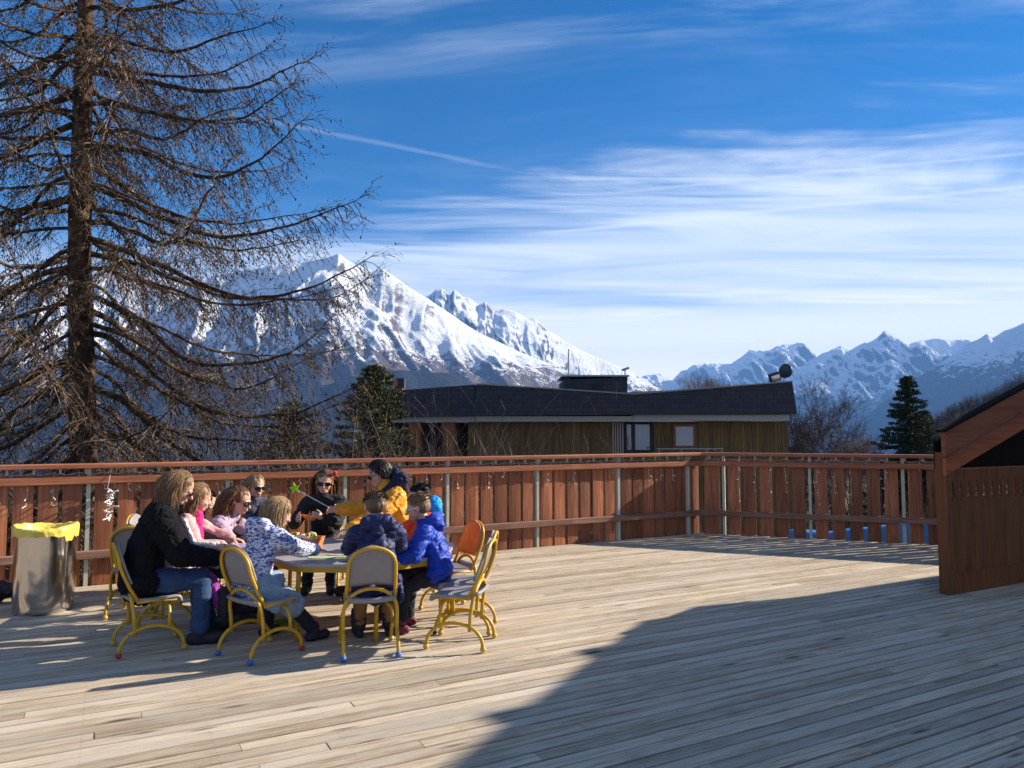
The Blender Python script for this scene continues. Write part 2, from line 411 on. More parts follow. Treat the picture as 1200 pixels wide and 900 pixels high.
cd = bpy.data.cameras.new('camera'); cd.sensor_width = 36; cd.lens = 870 / 1200 * 36; cd.clip_start = 0.05; cd.clip_end = 40000
cam = link(bpy.data.objects.new('camera', cd)); cam.location = (0, 0, 1.5); cam.rotation_euler = (R(90) + math.atan(55 / 870), 0, 0)
scene.camera = cam
scene.view_settings.view_transform = 'Standard'; scene.view_settings.look = 'None'; scene.view_settings.exposure = 1.25; scene.view_settings.gamma = 1.0
scene.cycles.volume_bounces = 0; scene.cycles.max_bounces = 6; scene.cycles.transparent_max_bounces = 8

# ---------------------------------------------------------------- the deck
UA = R(28.5); ux, uy = math.cos(UA), math.sin(UA)
OC = V((2.792, 11.059, 0))            # the corner where the two railings meet
RA = R(-21.5)

def build_deck():
    rnd = random.Random(3)
    # deck frame: x along the boards, y away from the long railing (negative = towards camera)
    mb = MB(); pitch = 0.096; w = 0.0885
    for j in range(0, 138):
        y1 = -0.012 - j * pitch; y0 = y1 - w
        # right limit: the short railing line, or the edge of the platform
        ym = -y1
        xr = min(7.9, (ym + w) / math.tan(UA - RA) + 0.02)   # short railing runs at 50 degrees to the boards
        xr = (ym + w * 0.5) * (1 / math.tan(R(50.0))) - 0.03
        if xr > 3.2 / math.sin(R(50)) * 0.85: xr = 9.0
        x = -15.0 - rnd.random() * 3
        while x < xr:
            L = rnd.choice((2.0, 2.4, 3.0, 3.6, 4.0)) + rnd.random() * 0.3
            x2 = min(x + L, xr)
            if x2 - x > 0.02:
                dz = rnd.uniform(-0.0022, 0.0018); tl = rnd.uniform(-0.0012, 0.0012); yy = rnd.uniform(-0.0012, 0.0012)
                mb.plank(x, x2 - 0.003, y0 + yy, y1 + yy, -0.028 + dz, dz, 0.007)
                # screws sunk at joist spacing are part of each board's surface
            x = x2
            if x >= xr - 1e-6: break
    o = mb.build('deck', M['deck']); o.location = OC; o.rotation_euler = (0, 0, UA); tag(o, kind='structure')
    s = MB()
    s.prism([(-18, -0.03), (0.0, -0.03), (2.72, -3.27), (9, -3.27), (9, -13.4), (-18, -13.4)], -0.16, -0.031, axis='z')
    o = s.build('deck_substructure', M['under']); o.location = OC; o.rotation_euler = (0, 0, UA); tag(o, kind='structure')
build_deck()

# ---------------------------------------------------------------- railings
def railing(name, label, loc, ang, x0, x1, posts, sign, skip=None):
    """x runs along the railing, -y is the deck side"""
    rt = empty(name, loc, ang); tag(rt, label, 'railing')
    rnd = random.Random(int(abs(x0) * 10) + 5)
    bp = MB(); x = x0; pitch = 0.214
    edges = sorted([x0] + [p for p in posts if x0 < p < x1] + [x1])
    for a, b in zip(edges[:-1], edges[1:]):
        a2 = a + (0.035 if a != x0 else 0); b2 = b - (0.035 if b != x1 else 0)
        n = max(1, round((b2 - a2) / pitch)); p = (b2 - a2) / n
        for i in range(n):
            hg = 0.018 if sign else 0.027
            xa = a2 + i * p + hg; xb = a2 + (i + 1) * p - hg
            N = 5; th = 0.022 if sign else 0.016; yo = rnd.uniform(-0.002, 0.002); bl = 0.003; tw = rnd.uniform(-0.004, 0.004)
            fr = [(xa + (xb - xa) * k / N, yo - 0.002 - bl * (1 - (2 * k / N - 1) ** 2) + tw * (2 * k / N - 1)) for k in range(N + 1)]
            ring = fr + [(xb, yo + th), (xa, yo + th)]
            zt = 1.085 + rnd.uniform(-0.004, 0.004)
            bp.prism(ring, -0.16, zt, axis='z')
    bp.build('board_panel', M['fence'], rt)
    def rail(nm, y0, y1, z0, z1, mat):
        m = MB(); x = x0
        while x < x1 - 0.01:
            xe = min(x1, x + 3.9)
            if x1 - xe < 0.8: xe = x1
            m.plank(x, xe - 0.002, y0, y1, z0, z1, 0.008); x = xe
        return m.build(nm, mat, rt)
    rail('cap_rail', -0.085, 0.075, 1.135, 1.182, M['rail'])
    rail('hand_rail', -0.060, -0.016, 0.985, 1.062, M['rail'])
    rail('lower_rail', -0.058, -0.016, 0.262, 0.342, M['rail_dark'])
    for p in posts:
        m = MB(); m.box(p - 0.018, p + 0.018, -0.012, 0.045, -0.5, 1.132); m.build('post', M['post'], rt)
    k = x0 + 0.1
    m = MB(); m.box(-0.011, 0.011, -0.014, 0.012, 1.088, 1.134); bme = m.mesh('bracket', M['post'])
    while k < x1:
        o = link(bpy.data.objects.new('bracket', bme), rt); o.location = (k, 0, 0); k += 0.214
    return rt
railing('wooden_railing', 'long sunlit red-brown wooden railing behind the seated group', OC, UA, -14.0, -0.02, [-11.7, -10.42, -9.15, -7.88, -6.6, -5.34, -4.07, -2.8, -1.5, -0.24], 1)
railing('wooden_railing', 'short red-brown wooden railing seen from its shaded side beside the roofed shelter', OC, RA, 0.03, 5.6, [0.33, 1.5, 2.67, 3.84, 5.0], 0)

# ---------------------------------------------------------------- fairy lights in the railing gaps
M['wire'] = paint('white_cable', (0.62, 0.58, 0.52), 0.5)
def icicle_lights(name, label, loc, ang, xs, seed):
    rnd = random.Random(seed)
    rt = empty(name, loc, ang); tag(rt, label, 'string lights', 'fairy lights wound along the railings')
    w = MB()
    main = []
    for i in range(len(xs) - 1):
        for k in range(6):
            t = k / 6; main.append((xs[i] + (xs[i + 1] - xs[i]) * t, -0.030, 1.098 - 0.018 * math.sin(math.pi * t) + rnd.uniform(-.004, .004)))
    w.tube(main, 0.0022, 4)
    for x in xs:
        L = rnd.choice((0.07, 0.07, 0.1, 0.16, 0.3) if seed == 3 else (0.1, 0.3, 0.45, 0.6))
        pts = []; n = 9
        for k in range(n):
            pts.append((x + rnd.uniform(-0.010, 0.010), -0.008 + rnd.uniform(-0.01, 0.01), 1.095 - L * k / (n - 1)))
        b = MB(); b.tube(pts, 0.0026, 4, mi=1)
        for k in range(2, n, 2):
            p = V(pts[k]); q = p + V((rnd.uniform(-0.03, 0.03), -0.025, rnd.uniform(-0.03, 0.01)))
            b.cap(p, q, 0.0035, 0.005, seg=6)
        b.build('light_strand', [M['white'], M['wire']], rt, True)
    w.build('cable', M['wire'], rt)
xsL = [-8.6 + 0.212 * i for i in range(40)]
icicle_lights('fairy_lights', 'white fairy light cable hanging in the gaps of the long railing', OC, UA, xsL, 3)
icicle_lights('fairy_lights', 'white fairy light cable hanging in the gaps of the short shaded railing', OC, RA, [0.12 + 0.212 * i for i in range(15)], 5)

def light_bundle():
    rnd = random.Random(2)
    rt = empty('light_cable_bundle', OC + Matrix.Rotation(UA, 3, 'Z') @ V((-7.70, -0.03, 0)), UA)
    tag(rt, 'tangled bundle of white cable hanging on the railing left of the woman in black', 'cable bundle')
    m = MB(); p = V((0, 0, 0.93)); pts = []
    for k in range(46):
        p = V((rnd.uniform(-0.035, 0.035), rnd.uniform(-0.05, 0.0), 0.93 - 0.30 * k / 46 + rnd.uniform(-0.03, 0.03))); pts.append(p)
    m.tube(pts, 0.005, 5)
    for k in range(0, 46, 4):
        q = pts[k]; m.cap(q, q + V((rnd.uniform(-0.05, 0.05), rnd.uniform(-0.05, 0), rnd.uniform(-0.02, 0.03))), 0.006, 0.008, seg=6)
    m.build('cable', M['white'], rt, True)
    m = MB(); m.tube([(-0.02, -0.01, 0.93), (-0.01, -0.05, 1.0), (0, -0.035, 1.07)], 0.003, 4); m.build('hanging_wire', M['wire'], rt)
light_bundle()

# ---------------------------------------------------------------- roofed stair shelter on the right
def curve_panel(name, outline, holes, thick, mat, parent, Mx):
    cu = bpy.data.curves.new(name, 'CURVE'); cu.dimensions = '2D'; cu.fill_mode = 'BOTH'; cu.extrude = thick / 2
    for poly in [outline] + holes:
        sp = cu.splines.new('POLY'); sp.points.add(len(poly) - 1); sp.use_cyclic_u = True
        for q, (x, y) in zip(sp.points, poly): q.co = (x, y, 0, 1)
    tmp = bpy.data.objects.new(name, cu); COL.objects.link(tmp)
    dg = bpy.context.evaluated_depsgraph_get(); me = bpy.data.meshes.new_from_object(tmp.evaluated_get(dg)); me.name = name
    bpy.data.objects.remove(tmp)
    me.transform(Matrix.Rotation(R(90), 4, 'X')); me.transform(Mx); me.materials.clear(); me.materials.append(mat)
    return link(bpy.data.objects.new(name, me), parent)

def shelter():
    rt = empty('stair_shelter', (4.0, 6.92, 0), UA)
    tag(rt, 'low roofed wooden shelter with tree-shaped cut-outs at the right edge of the deck', 'shelter')
    # front balustrade: tall boards, each with a fir tree cut-out
    def tree(cx, cz):
        pts = []; lv = [(0.0, 0.0), (0.026, -0.055), (0.012, -0.055), (0.036, -0.110), (0.014, -0.110), (0.044, -0.170), (0.011, -0.170), (0.011, -0.205)]
        r = [(cx + a, cz + b) for a, b in lv]; l = [(cx - a, cz + b) for a, b in reversed(lv[1:])]
        return r + l
    x = 0.05; W = 0.131; k = 0
    while x < 1.88:
        holes = [tree(x + W / 2, 1.05)] if k < 14 else []
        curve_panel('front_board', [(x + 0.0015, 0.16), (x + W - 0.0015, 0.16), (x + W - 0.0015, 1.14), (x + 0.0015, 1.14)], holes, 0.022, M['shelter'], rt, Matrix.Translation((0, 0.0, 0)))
        x += W; k += 1
    # side slots between the trees are drop-shaped cut-outs shared by two boards: thin dark lens pieces
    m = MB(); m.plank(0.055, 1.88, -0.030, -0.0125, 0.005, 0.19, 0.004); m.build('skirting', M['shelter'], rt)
    m = MB(); m.box(-0.012, 0.048, -0.03, 0.07, 0.0, 1.30); m.build('corner_post', M['shelter'], rt)
    SH = Matrix(((1, 0.9, 0, 0), (0, 1, 0, 0), (0, 0, 1, 0), (0, 0, 0, 1)))
    sl = math.tan(R(17.8))
    # two bargeboards, one behind and above the other
    def barge(nm, x0, z0, hgt, y0, y1, n):
        m = MB(); L = 1.95
        m.prism([(x0, z0), (x0 + L, z0 + L * sl), (x0 + L, z0 + L * sl + hgt), (x0, z0 + hgt)], y0, y1, 'y')
        return m.build(nm, M['shelter_beam' if n else 'shelter_beam2'], rt)
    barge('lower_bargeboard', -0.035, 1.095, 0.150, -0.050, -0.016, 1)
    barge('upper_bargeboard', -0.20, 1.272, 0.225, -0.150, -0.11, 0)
    m = MB(); L = 2.05
    x0 = -0.235; z0 = 1.487
    m.prism([(x0, z0), (x0 + L, z0 + L * sl), (x0 + L, z0 + 0.024 + L * sl), (x0, z0 + 0.024)], -0.17, -0.085, 'y')
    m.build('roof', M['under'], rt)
    m = MB(); m.prism([(0.05, 1.142), (1.88, 1.142), (1.88, 1.42 + 1.8 * sl), (0.05, 1.39)], 0.10, 0.12, 'y'); m.build('opening_shade_sheet', M['under'], rt)  # near-black sheet painted as the shade inside the open shelter
    m = MB(); m.box(1.885, 1.945, -0.03, 0.07, 0, 1.9); m.build('corner_post', M['shelter'], rt)
def slate_mat():
    t = NT('dark_shingles')
    br = t.n('ShaderNodeTexBrick', {'Vector': t.coord(rot=(R(90), 0, 0)), 'Color1': (0.022, 0.024, 0.032), 'Color2': (0.042, 0.044, 0.055), 'Mortar': (0.010, 0.010, 0.013), 'Scale': 1.0, 'Mortar Size': 0.012, 'Brick Width': 0.34, 'Row Height': 0.17})
    n = t.noise(t.coord(), 3, 4)
    t.base(t.mix(t.math('MULTIPLY', n, 0.6), br.outputs[0], (0.05, 0.05, 0.062)), 0.75, 0, 0.3); t.bump(br.outputs[1], -0.3, 0.02); return t.m
M['slate'] = slate_mat()
shelter()

# ---------------------------------------------------------------- chalet off to the right whose gable throws the big shadow
M['plaster'] = paint('cream_render', (0.55, 0.50, 0.42), 0.9)
def chalet():
    # gable wall facing the group: its far corner, then running back towards the camera side
    te = math.tan(R(SUN_E)); t = 5.6
    tip = V((1.02, 5.97, 0)); B = tip + V((sun_dir.x, sun_dir.y, 0)).normalized() * t
    h = t * te
    rt = empty('chalet', (B.x, B.y, 0), UA)
    tag(rt, 'wooden chalet with overhanging gable roof right of the deck', 'chalet')
    # local: +x away from the group, -y towards the camera side
    W = 8.4; sl = math.tan(R(29.8)); xr = W / 2
    m = MB(); m.prism([(-W, -3.2), (-0.35, -3.2), (-0.35, h - 0.05), (-xr, h + xr * sl - 0.35), (-W, h - 0.3)], 0.25, 7.5, axis='x'); m.build('wall', M['plaster'], rt)
    m = MB()
    m.prism([(0.0, h - 0.22), (0.0, h), (-xr, h + xr * sl), (-W - 0.35, h), (-W - 0.35, h - 0.22), (-xr, h + xr * sl - 0.24)], 0.0, 8.0, axis='x'); m.build('roof', M['slate'], rt)
    for k, yy in enumerate((-0.62, -1.5, -2.5, -3.6)):
        m = MB(); zz = h - yy * sl
        m.box(-0.035, 0.3, yy - 0.08, yy + 0.08, zz - 0.15, zz + 0.06); m.build('purlin', M['shelter_beam'], rt)
    m = MB(); m.box(0.19, 0.246, -3.4, -2.4, 0.05, 2.1); m.build('door', M['shelter'], rt)
chalet()

# ---------------------------------------------------------------- chairs and table
def arc(n, f): return [f(i / n) for i in range(n + 1)]
def make_chair():
    rt = empty('kids_chair', (0, 0, 0))
    r = 0.0125
    for sx in (-1, 1):
        m = MB(); m.tube(arc(16, lambda t: (sx * 0.178, -0.20 + 0.40 * (0.5 - 0.5 * math.cos(math.pi * t)), 0.022 + 0.165 * math.sin(math.pi * t) ** 0.85)), r, 10)
        m.build('leg', M['yellow'], rt, True)
    # rear hoop standing on the two foot arches
    m = MB()
    pts = [(-0.178, -0.105, 0.135), (-0.178, -0.112, 0.24)] + arc(16, lambda t: (-0.178 * math.cos(math.pi * t), -0.118 - 0.03 * math.sin(math.pi * t), 0.285 + 0.165 * math.sin(math.pi * t) ** 0.9)) + [(0.178, -0.112, 0.24), (0.178, -0.105, 0.135)]
    m.tube(pts, r, 10); m.build('rear_hoop', M['yellow'], rt, True)
    m = MB()
    pts = [(-0.162, -0.085, 0.345), (-0.160, -0.145, 0.45), (-0.158, -0.185, 0.54)] + arc(16, lambda t: (-0.155 * math.cos(math.pi * t), -0.205 - 0.03 * math.sin(math.pi * t), 0.60 + 0.130 * math.sin(math.pi * t) ** 0.85)) + [(0.158, -0.185, 0.54), (0.160, -0.145, 0.45), (0.162, -0.085, 0.345)]
    m.tube(pts, r * 0.95, 10); m.build('back_frame', M['yellow'], rt, True)
    # seat rails
    m = MB()
    for sx in (-1, 1): m.tube([(sx * 0.165, -0.10, 0.348), (sx * 0.16, 0.02, 0.352), (sx * 0.15, 0.15, 0.345)], 0.010, 8)
    m.tube(arc(12, lambda t: (-0.178 * math.cos(math.pi * t), 0.105, 0.15 + 0.19 * math.sin(math.pi * t) ** 0.6)), r * 0.9, 10)
    m.build('seat_frame', M['yellow'], rt, True)
    # seat: bent ply with a rolled front
    def sheet(prof, wf, th, nrm, nx=10):
        m = MB(); n = len(prof); vs = []; fs = []
        for lay in (0, 1):
            for i, (y, z) in enumerate(prof):
                w = wf(i / (n - 1))
                a = prof[max(0, i - 1)]; b = prof[min(n - 1, i + 1)]; ty, tz = b[0] - a[0], b[1] - a[1]; L = math.hypot(ty, tz); ny, nz = -tz / L, ty / L
                for k in range(nx + 1):
                    u = -1 + 2 * k / nx; dish = -0.010 * (1 - u * u)
                    vs.append((u * w, y + ny * (dish + lay * -th), z + nz * (dish + lay * -th)))
        S = nx + 1; O = n * S
        for i in range(n - 1):
            for k in range(nx):
                a = i * S + k; fs.append((a, a + 1, a + 1 + S, a + S)); a += O; fs.append((a, a + S, a + 1 + S, a + 1))
        for i in range(n - 1):
            for k in (0, nx): a = i * S + k; fs.append((a, a + S, a + S + O, a + O))
        for i in (0, n - 1):
            for k in range(nx): a = i * S + k; fs.append((a, a + 1, a + 1 + O, a + O))
        m.add(vs, fs); return m
    prof = [(-0.155, 0.40), (-0.135, 0.382), (-0.09, 0.374), (0.0, 0.370), (0.09, 0.373), (0.145, 0.376), (0.172, 0.368), (0.186, 0.350), (0.190, 0.325)]
    m = sheet(prof, lambda t: 0.150 + 0.018 * math.sin(math.pi * min(1, t * 1.1)), 0.022, 1); m.build('seat', M['grey_ply'], rt, True)
    prof = [(-0.135 - 0.085 * t - 0.012 * math.sin(math.pi * t), 0.465 + 0.275 * t) for t in [i / 12 for i in range(13)]]
    m = sheet(prof, lambda t: 0.158 * (1.0 if t < 0.5 else max(0.12, math.sqrt(max(0, 1 - ((t - 0.5) / 0.505) ** 2)))), 0.014, 1)
    m.build('backrest', M['grey_ply'], rt, True)
    for sx in (-1, 1):
        for sy in (-1, 1):
            m = MB(); m.ell((sx * 0.178, sy * 0.202, 0.021), 0.021, 0.021, 0.021, 10, 8); m.build('rubber_foot', M['rub_yel'], rt, True)
    return rt
chair0 = make_chair()
feetmesh = {}
def foot_variant(o, mat):
    key = (o.data.name, mat.name)
    if key not in feetmesh:
        c = o.data.copy(); c.materials.clear(); c.materials.append(mat); feetmesh[key] = c
    o.data = feetmesh[key]
chairs = []
CH = [  # x, y, facing, feet colours (rear-left, front-left, rear-right, front-right), label
 (-2.52, 5.25, 33, ('rub_yel', 'rub_yel', 'rub_red', 'rub_yel'), 'grey and yellow kids chair under the woman in black, one red rubber foot'),
 (-1.70, 5.12, 54, ('rub_blue', 'rub_yel', 'rub_blue', 'rub_red'), 'grey and yellow kids chair under the girl in the blue and white jacket'),
 (-0.98, 5.17, 106, ('rub_blue', 'rub_yel', 'rub_blue', 'rub_yel'), 'grey and yellow kids chair with two blue feet under the boy in navy'),
 (-0.36, 5.35, 169, None, 'empty grey and yellow kids chair nearest at the right of the group'),
 (-0.35, 5.74, 174, ('rub_yel', 'rub_dark', 'rub_yel', 'rub_yel'), 'grey and yellow kids chair under the boy in bright blue'),
 (-0.50, 6.28, 212, None, 'kids chair with orange jacket bounce painted on its backrest, under the dark-haired child in orange'),
 (-3.24, 6.86, 2, None, 'kids chair under the small dark-haired child by the railing'),
 (-2.66, 5.94, 6, None, 'kids chair under the girl in the lilac sweater'),
 (-2.56, 7.30, -42, None, 'kids chair by the railing under the blonde child in sunglasses'),
 (-1.87, 7.42, -85, None, 'kids chair by the railing under the girl with the red bow'),
 (-3.08, 6.22, 98, None, 'yellow kids chair half hidden behind the back of the woman in black'),
 (-0.98, 7.02, 208, None, 'kids chair under the person in the mustard jacket'),
]
for i, (x, y, a, fc, lb) in enumerate(CH):
    c = chair0 if i == 0 else copy_tree(chair0)
    c.location = (x, y, 0.001); c.rotation_euler = (0, 0, R(a - 90)); tag(c, lb, 'chair', 'kids chairs around the table')
    chairs.append((c, fc))
for i, (c, fc) in enumerate(chairs):
    ft = [k for k in c.children if k.name.startswith('rubber_foot')]
    for k in ft:
        s = sum((V(v.co) for v in k.data.vertices), V()) / len(k.data.vertices)
        idx = (0 if s.x < 0 else 2) + (0 if s.y < 0 else 1)
        if fc is None: foot_variant(k, M['rub_yel'])
        else: foot_variant(k, M[fc[idx]])
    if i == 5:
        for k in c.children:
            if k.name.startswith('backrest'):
                k.data = k.data.copy(); k.data.materials.clear(); k.data.materials.append(M['jacket_bounce_ply']); k['label'] = 'orange-brown veneer backrest'

TX, TY, TR, TH = -1.22, 6.10, 0.79, 0.55
def table():
    rt = empty('kids_table', (TX, TY, 0), R(0)); tag(rt, 'low grey-topped octagonal kids table with yellow legs in the middle of the group', 'table')
    oct8 = [(TR * math.cos(R(22.5 + 45 * i - 3)), TR * math.sin(R(22.5 + 45 * i - 3))) for i in range(8)]
    # rounded corners
    def rounded(P, q=0.12):
        out = []
        for i, p in enumerate(P):
            a = V(P[i - 1]); b = V(p); c = V(P[(i + 1) % len(P)])
            for t in (0, .25, .5, .75, 1):
                s0 = b.lerp(a, q); s1 = b.lerp(c, q)
                out.append(tuple(s0.lerp(b, t).lerp(b.lerp(s1, t), t)))
        return out
    m = MB(); m.prism(rounded([V(p) for p in oct8]), TH - 0.022, TH, 'z'); m.build('tabletop', M['top'], rt)
    m = MB(); sc = 0.985; P = rounded([V((p[0] * sc, p[1] * sc)) for p in oct8]); m.prism(P, TH - 0.062, TH - 0.0225, 'z'); m.build('apron', M['yellow'], rt)
    for i in range(8):
        a = R(22.5 + 45 * i - 3); c, s = math.cos(a), math.sin(a)
        m = MB(); m.tube([(0.74 * c, 0.74 * s, TH - 0.062), (0.745 * c, 0.745 * s, 0.3), (0.75 * c, 0.75 * s, 0.0)], [0.018, 0.017, 0.016], 12); m.build('leg', M['yellow'], rt, True)
table()

def on_table():
    z = TH + 0.001
    rt = empty('craft_box', (-1.68, 5.98, z), R(-12)); tag(rt, 'open orange-brown cardboard box of craft scraps on the table', 'box')
    card = fabric('orange_card', (0.52, 0.19, 0.06), 0.8, 0.15, 20, 0.1)
    m = MB(); W, D_, Hh = 0.145, 0.11, 0.105
    def wall(x0, y0, x1, y1, fl):
        m.add([(x0 * .88, y0 * .88, 0), (x1 * .88, y1 * .88, 0), (x1 * fl, y1 * fl, Hh), (x0 * fl, y0 * fl, Hh), (x0 * .84, y0 * .84, 0.004), (x1 * .84, y1 * .84, 0.004), (x1 * (fl - .05), y1 * (fl - .05), Hh), (x0 * (fl - .05), y0 * (fl - .05), Hh)],
              [(0, 1, 2, 3), (4, 7, 6, 5), (3, 2, 6, 7), (0, 3, 7, 4), (1, 5, 6, 2), (0, 4, 5, 1)])
    P = [(-W, -D_), (W, -D_), (W, D_), (-W, D_)]
    for i in range(4): wall(*P[i], *P[(i + 1) % 4], 1.05)
    m.box(-W * .86, W * .86, -D_ * .86, D_ * .86, 0.0, 0.005); m.build('box_body', card, rt)
    rnd = random.Random(4)
    cols = [('orange_felt', (0.75, 0.16, 0.03)), ('yellow_felt', (0.8, 0.6, 0.05)), ('red_felt', (0.6, 0.03, 0.03)), ('white_paper', (0.75, 0.75, 0.72)), ('green_felt', (0.15, 0.45, 0.06))]
    for nm, c in cols:
        mt = fabric(nm, c, 0.9, 0.1, 40, 0.2)
        for _ in range(3):
            mm = MB(); a = rnd.uniform(0, 6.28); cx, cy = rnd.uniform(-.08, .08), rnd.uniform(-.06, .06)
            pts = [(cx + math.cos(a) * t * 0.07, cy + math.sin(a) * t * 0.05, 0.085 + rnd.uniform(0, 0.045)) for t in (-1, -.3, .3, 1)]
            mm.tube(pts, 0.017, 6, flat=0.25); mm.build('craft_scrap', mt, rt, True)
    def sheetobj(name, label, cat, x, y, rz, w, d, c, curl=0.004, gl=0.8):
        mt = fabric(name + '_paper', c, gl, 0.05, 20, 0.05); N = 6; m = MB(); vs = []; fs = []
        for l in (0, 1):
            for i in range(N + 1):
                for j in range(N + 1):
                    a = -1 + 2 * i / N; b = -1 + 2 * j / N
                    vs.append((a * w / 2, b * d / 2, 0.0006 + curl * (a * a * b * b) + l * 0.0007))
        S = N + 1; Of = S * S
        for i in range(N):
            for j in range(N):
                q = i * S + j; fs.append((q, q + 1, q + 1 + S, q + S)); q += Of; fs.append((q, q + S, q + S + 1, q + 1))
        for i in range(N):
            for e in ((i, i + 1), (N * S + i, N * S + i + 1), (i * S, (i + 1) * S), (i * S + N, (i + 1) * S + N)): fs.append((e[0], e[1], e[1] + Of, e[0] + Of))
        m.add(vs, fs); o = m.build(name, mt); o.location = (x, y, z); o.rotation_euler = (0, 0, R(rz)); tag(o, label, cat); return o
    sheetobj('paper_sheet', 'pale green strip of paper near the front edge of the table', 'paper', -1.38, 5.66, 8, 0.30, 0.07, (0.45, 0.62, 0.2))
    sheetobj('paper_sheet', 'white sheet of paper on the table right of the craft box', 'paper', -1.22, 6.10, 20, 0.30, 0.21, (0.8, 0.8, 0.78))
    sheetobj('paper_sheet', 'pinkish strip of paper behind the small white pot', 'paper', -1.28, 5.78, 5, 0.26, 0.05, (0.65, 0.4, 0.38))
    def pot(label, x, y, c, r, h):
        m = MB(); m.tube([(0, 0, 0), (0, 0, h * .1), (0, 0, h * .8), (0, 0, h), (0, 0, h * 1.001)], [r * .85, r, r, r * .8, r * .1], 14)
        o = m.build('glue_pot', paint('pot_' + label.split()[1], c, 0.4), None, True); o.location = (x, y, z); tag(o, label, 'pot')
    pot('small white pot near the front edge of the table', -1.215, 5.60, (0.8, 0.74, 0.7), 0.020, 0.03)
    pot('small pink pot near the front edge of the table', -1.215, 5.74, (0.75, 0.25, 0.35), 0.017, 0.04)
on_table()

# ---------------------------------------------------------------- bin and bag
def bin_():
    rt = empty('rubbish_bin', (-3.93, 6.33, 0)); tag(rt, 'dented stainless steel bin with a yellow bag liner by the railing', 'bin')
    m = MB(); r = 0.225; n = 48; vs = []; fs = []
    zs = [0.0, 0.012, 0.03, 0.15, 0.3, 0.45, 0.6, 0.68]; rad = [r * .96, r * .98, r * .985, r, r * 1.0, r * 1.01, r * 1.03, r * 1.04]
    for z, q in zip(zs, rad):
        for k in range(n):
            a = 2 * math.pi * k / n; d = 1 + 0.012 * noise.noise(V((math.cos(a) * 1.5, math.sin(a) * 1.5, z * 4))); vs.append((q * d * math.cos(a), q * d * math.sin(a), z))
    for i in range(len(zs) - 1):
        for k in range(n): fs.append((i * n + k, i * n + (k + 1) % n, (i + 1) * n + (k + 1) % n, (i + 1) * n + k))
    fs.append(tuple(range(n - 1, -1, -1))); m.add(vs, fs); m.build('bin_body', M['steel'], rt, True)
    m = MB(); vs = []; fs = []; rnd = random.Random(8)
    prof = [(1.050, 0.637), (1.064, 0.650), (1.076, 0.668), (1.085, 0.692), (1.03, 0.712), (0.95, 0.70), (0.90, 0.62), (0.86, 0.45), (0.80, 0.25), (0.3, 0.22)]
    for j, (q, z) in enumerate(prof):
        for k in range(72):
            a = 2 * math.pi * k / 72
            w = noise.noise(V((math.cos(a) * 5, math.sin(a) * 5, j * 0.35))) ; w2 = noise.noise(V((math.cos(a) * 1.6 + 4, math.sin(a) * 1.6, 0)))
            dz = (-0.05 * max(0, w2) - 0.02 * w - (0.055 if 5.85 < a < 6.2 else 0)) if j < 2 else 0.010 * w
            if j in (3, 4, 5): dz += 0.014 * math.sin(a * 2 + 1)
            rr = r * q * (1 + 0.018 * w + (0.008 * math.sin(a * 23 + j) if j < 4 else 0))
            vs.append((rr * math.cos(a), rr * math.sin(a), z + dz))
    for j in range(len(prof) - 1):
        for k in range(72): fs.append((j * 72 + k, j * 72 + (k + 1) % 72, (j + 1) * 72 + (k + 1) % 72, (j + 1) * 72 + k))
    fs.append(tuple(range((len(prof) - 1) * 72, len(prof) * 72)))
    m.add(vs, fs); m.build('bag_liner', M['bag'], rt, True)
    m = MB(); c = V((-4.60, 6.62, 0.09))
    m.ell(c, 0.24, 0.17, 0.10, 20, 12); m.ell(c + V((-0.12, 0.03, 0.05)), 0.16, 0.12, 0.09); m.cap(c + V((0.0, 0, 0.07)), c + V((0.06, 0.0, 0.16)), 0.05, 0.02)
    o = remeshed(m, 'rubbish_sack', M['bag_black'], 0.012, None, 2, lambda p, n: 0.022 * noise.noise(p * 9) + 0.010 * noise.noise(p * 25), V((-4.6, 6.62, 0)))
    o.location = (-4.60, 6.62, 0.0); tag(o, 'crumpled black sack on the deck left of the steel bin', 'sack')
bin_()

# ---------------------------------------------------------------- people
M['skin'] = fabric('skin', (0.58, 0.32, 0.22), 0.5, 0.08, 30, 0.05, 0, 0.4)
M['lips'] = paint('lips', (0.45, 0.13, 0.11), 0.45); M['eye_white'] = paint('eye', (0.7, 0.68, 0.65), 0.2); M['lens'] = paint('sunglass_lens', (0.008, 0.008, 0.010), 0.12)
def hair_mat(name, a, b, rough=0.45):
    t = NT(name); rnd = t.n('ShaderNodeNewGeometry').outputs['Random Per Island']
    n = t.noise(t.coord((30, 30, 5)), 2.0, 4)
    f = t.math('ADD', t.math('MULTIPLY', rnd, 0.55), t.math('MULTIPLY', n, 0.5))
    t.base(t.mix(f, a, b), rough, 0, 0.3); t.bump(n, 0.4, 0.006); return t.m
HM = {'blonde': hair_mat('dark_blonde_hair', (0.065, 0.034, 0.015), (0.30, 0.18, 0.085)), 'lightblonde': hair_mat('blonde_hair', (0.13, 0.075, 0.035), (0.42, 0.27, 0.14)),
      'brown': hair_mat('brown_hair', (0.035, 0.015, 0.007), (0.20, 0.095, 0.04)), 'black': hair_mat('black_hair', (0.004, 0.003, 0.003), (0.016, 0.012, 0.010)),
      'shortbrown': hair_mat('short_brown_hair', (0.05, 0.028, 0.016), (0.17, 0.10, 0.055)), 'sandy': hair_mat('cropped_sandy_hair', (0.13, 0.07, 0.04), (0.30, 0.18, 0.10))}

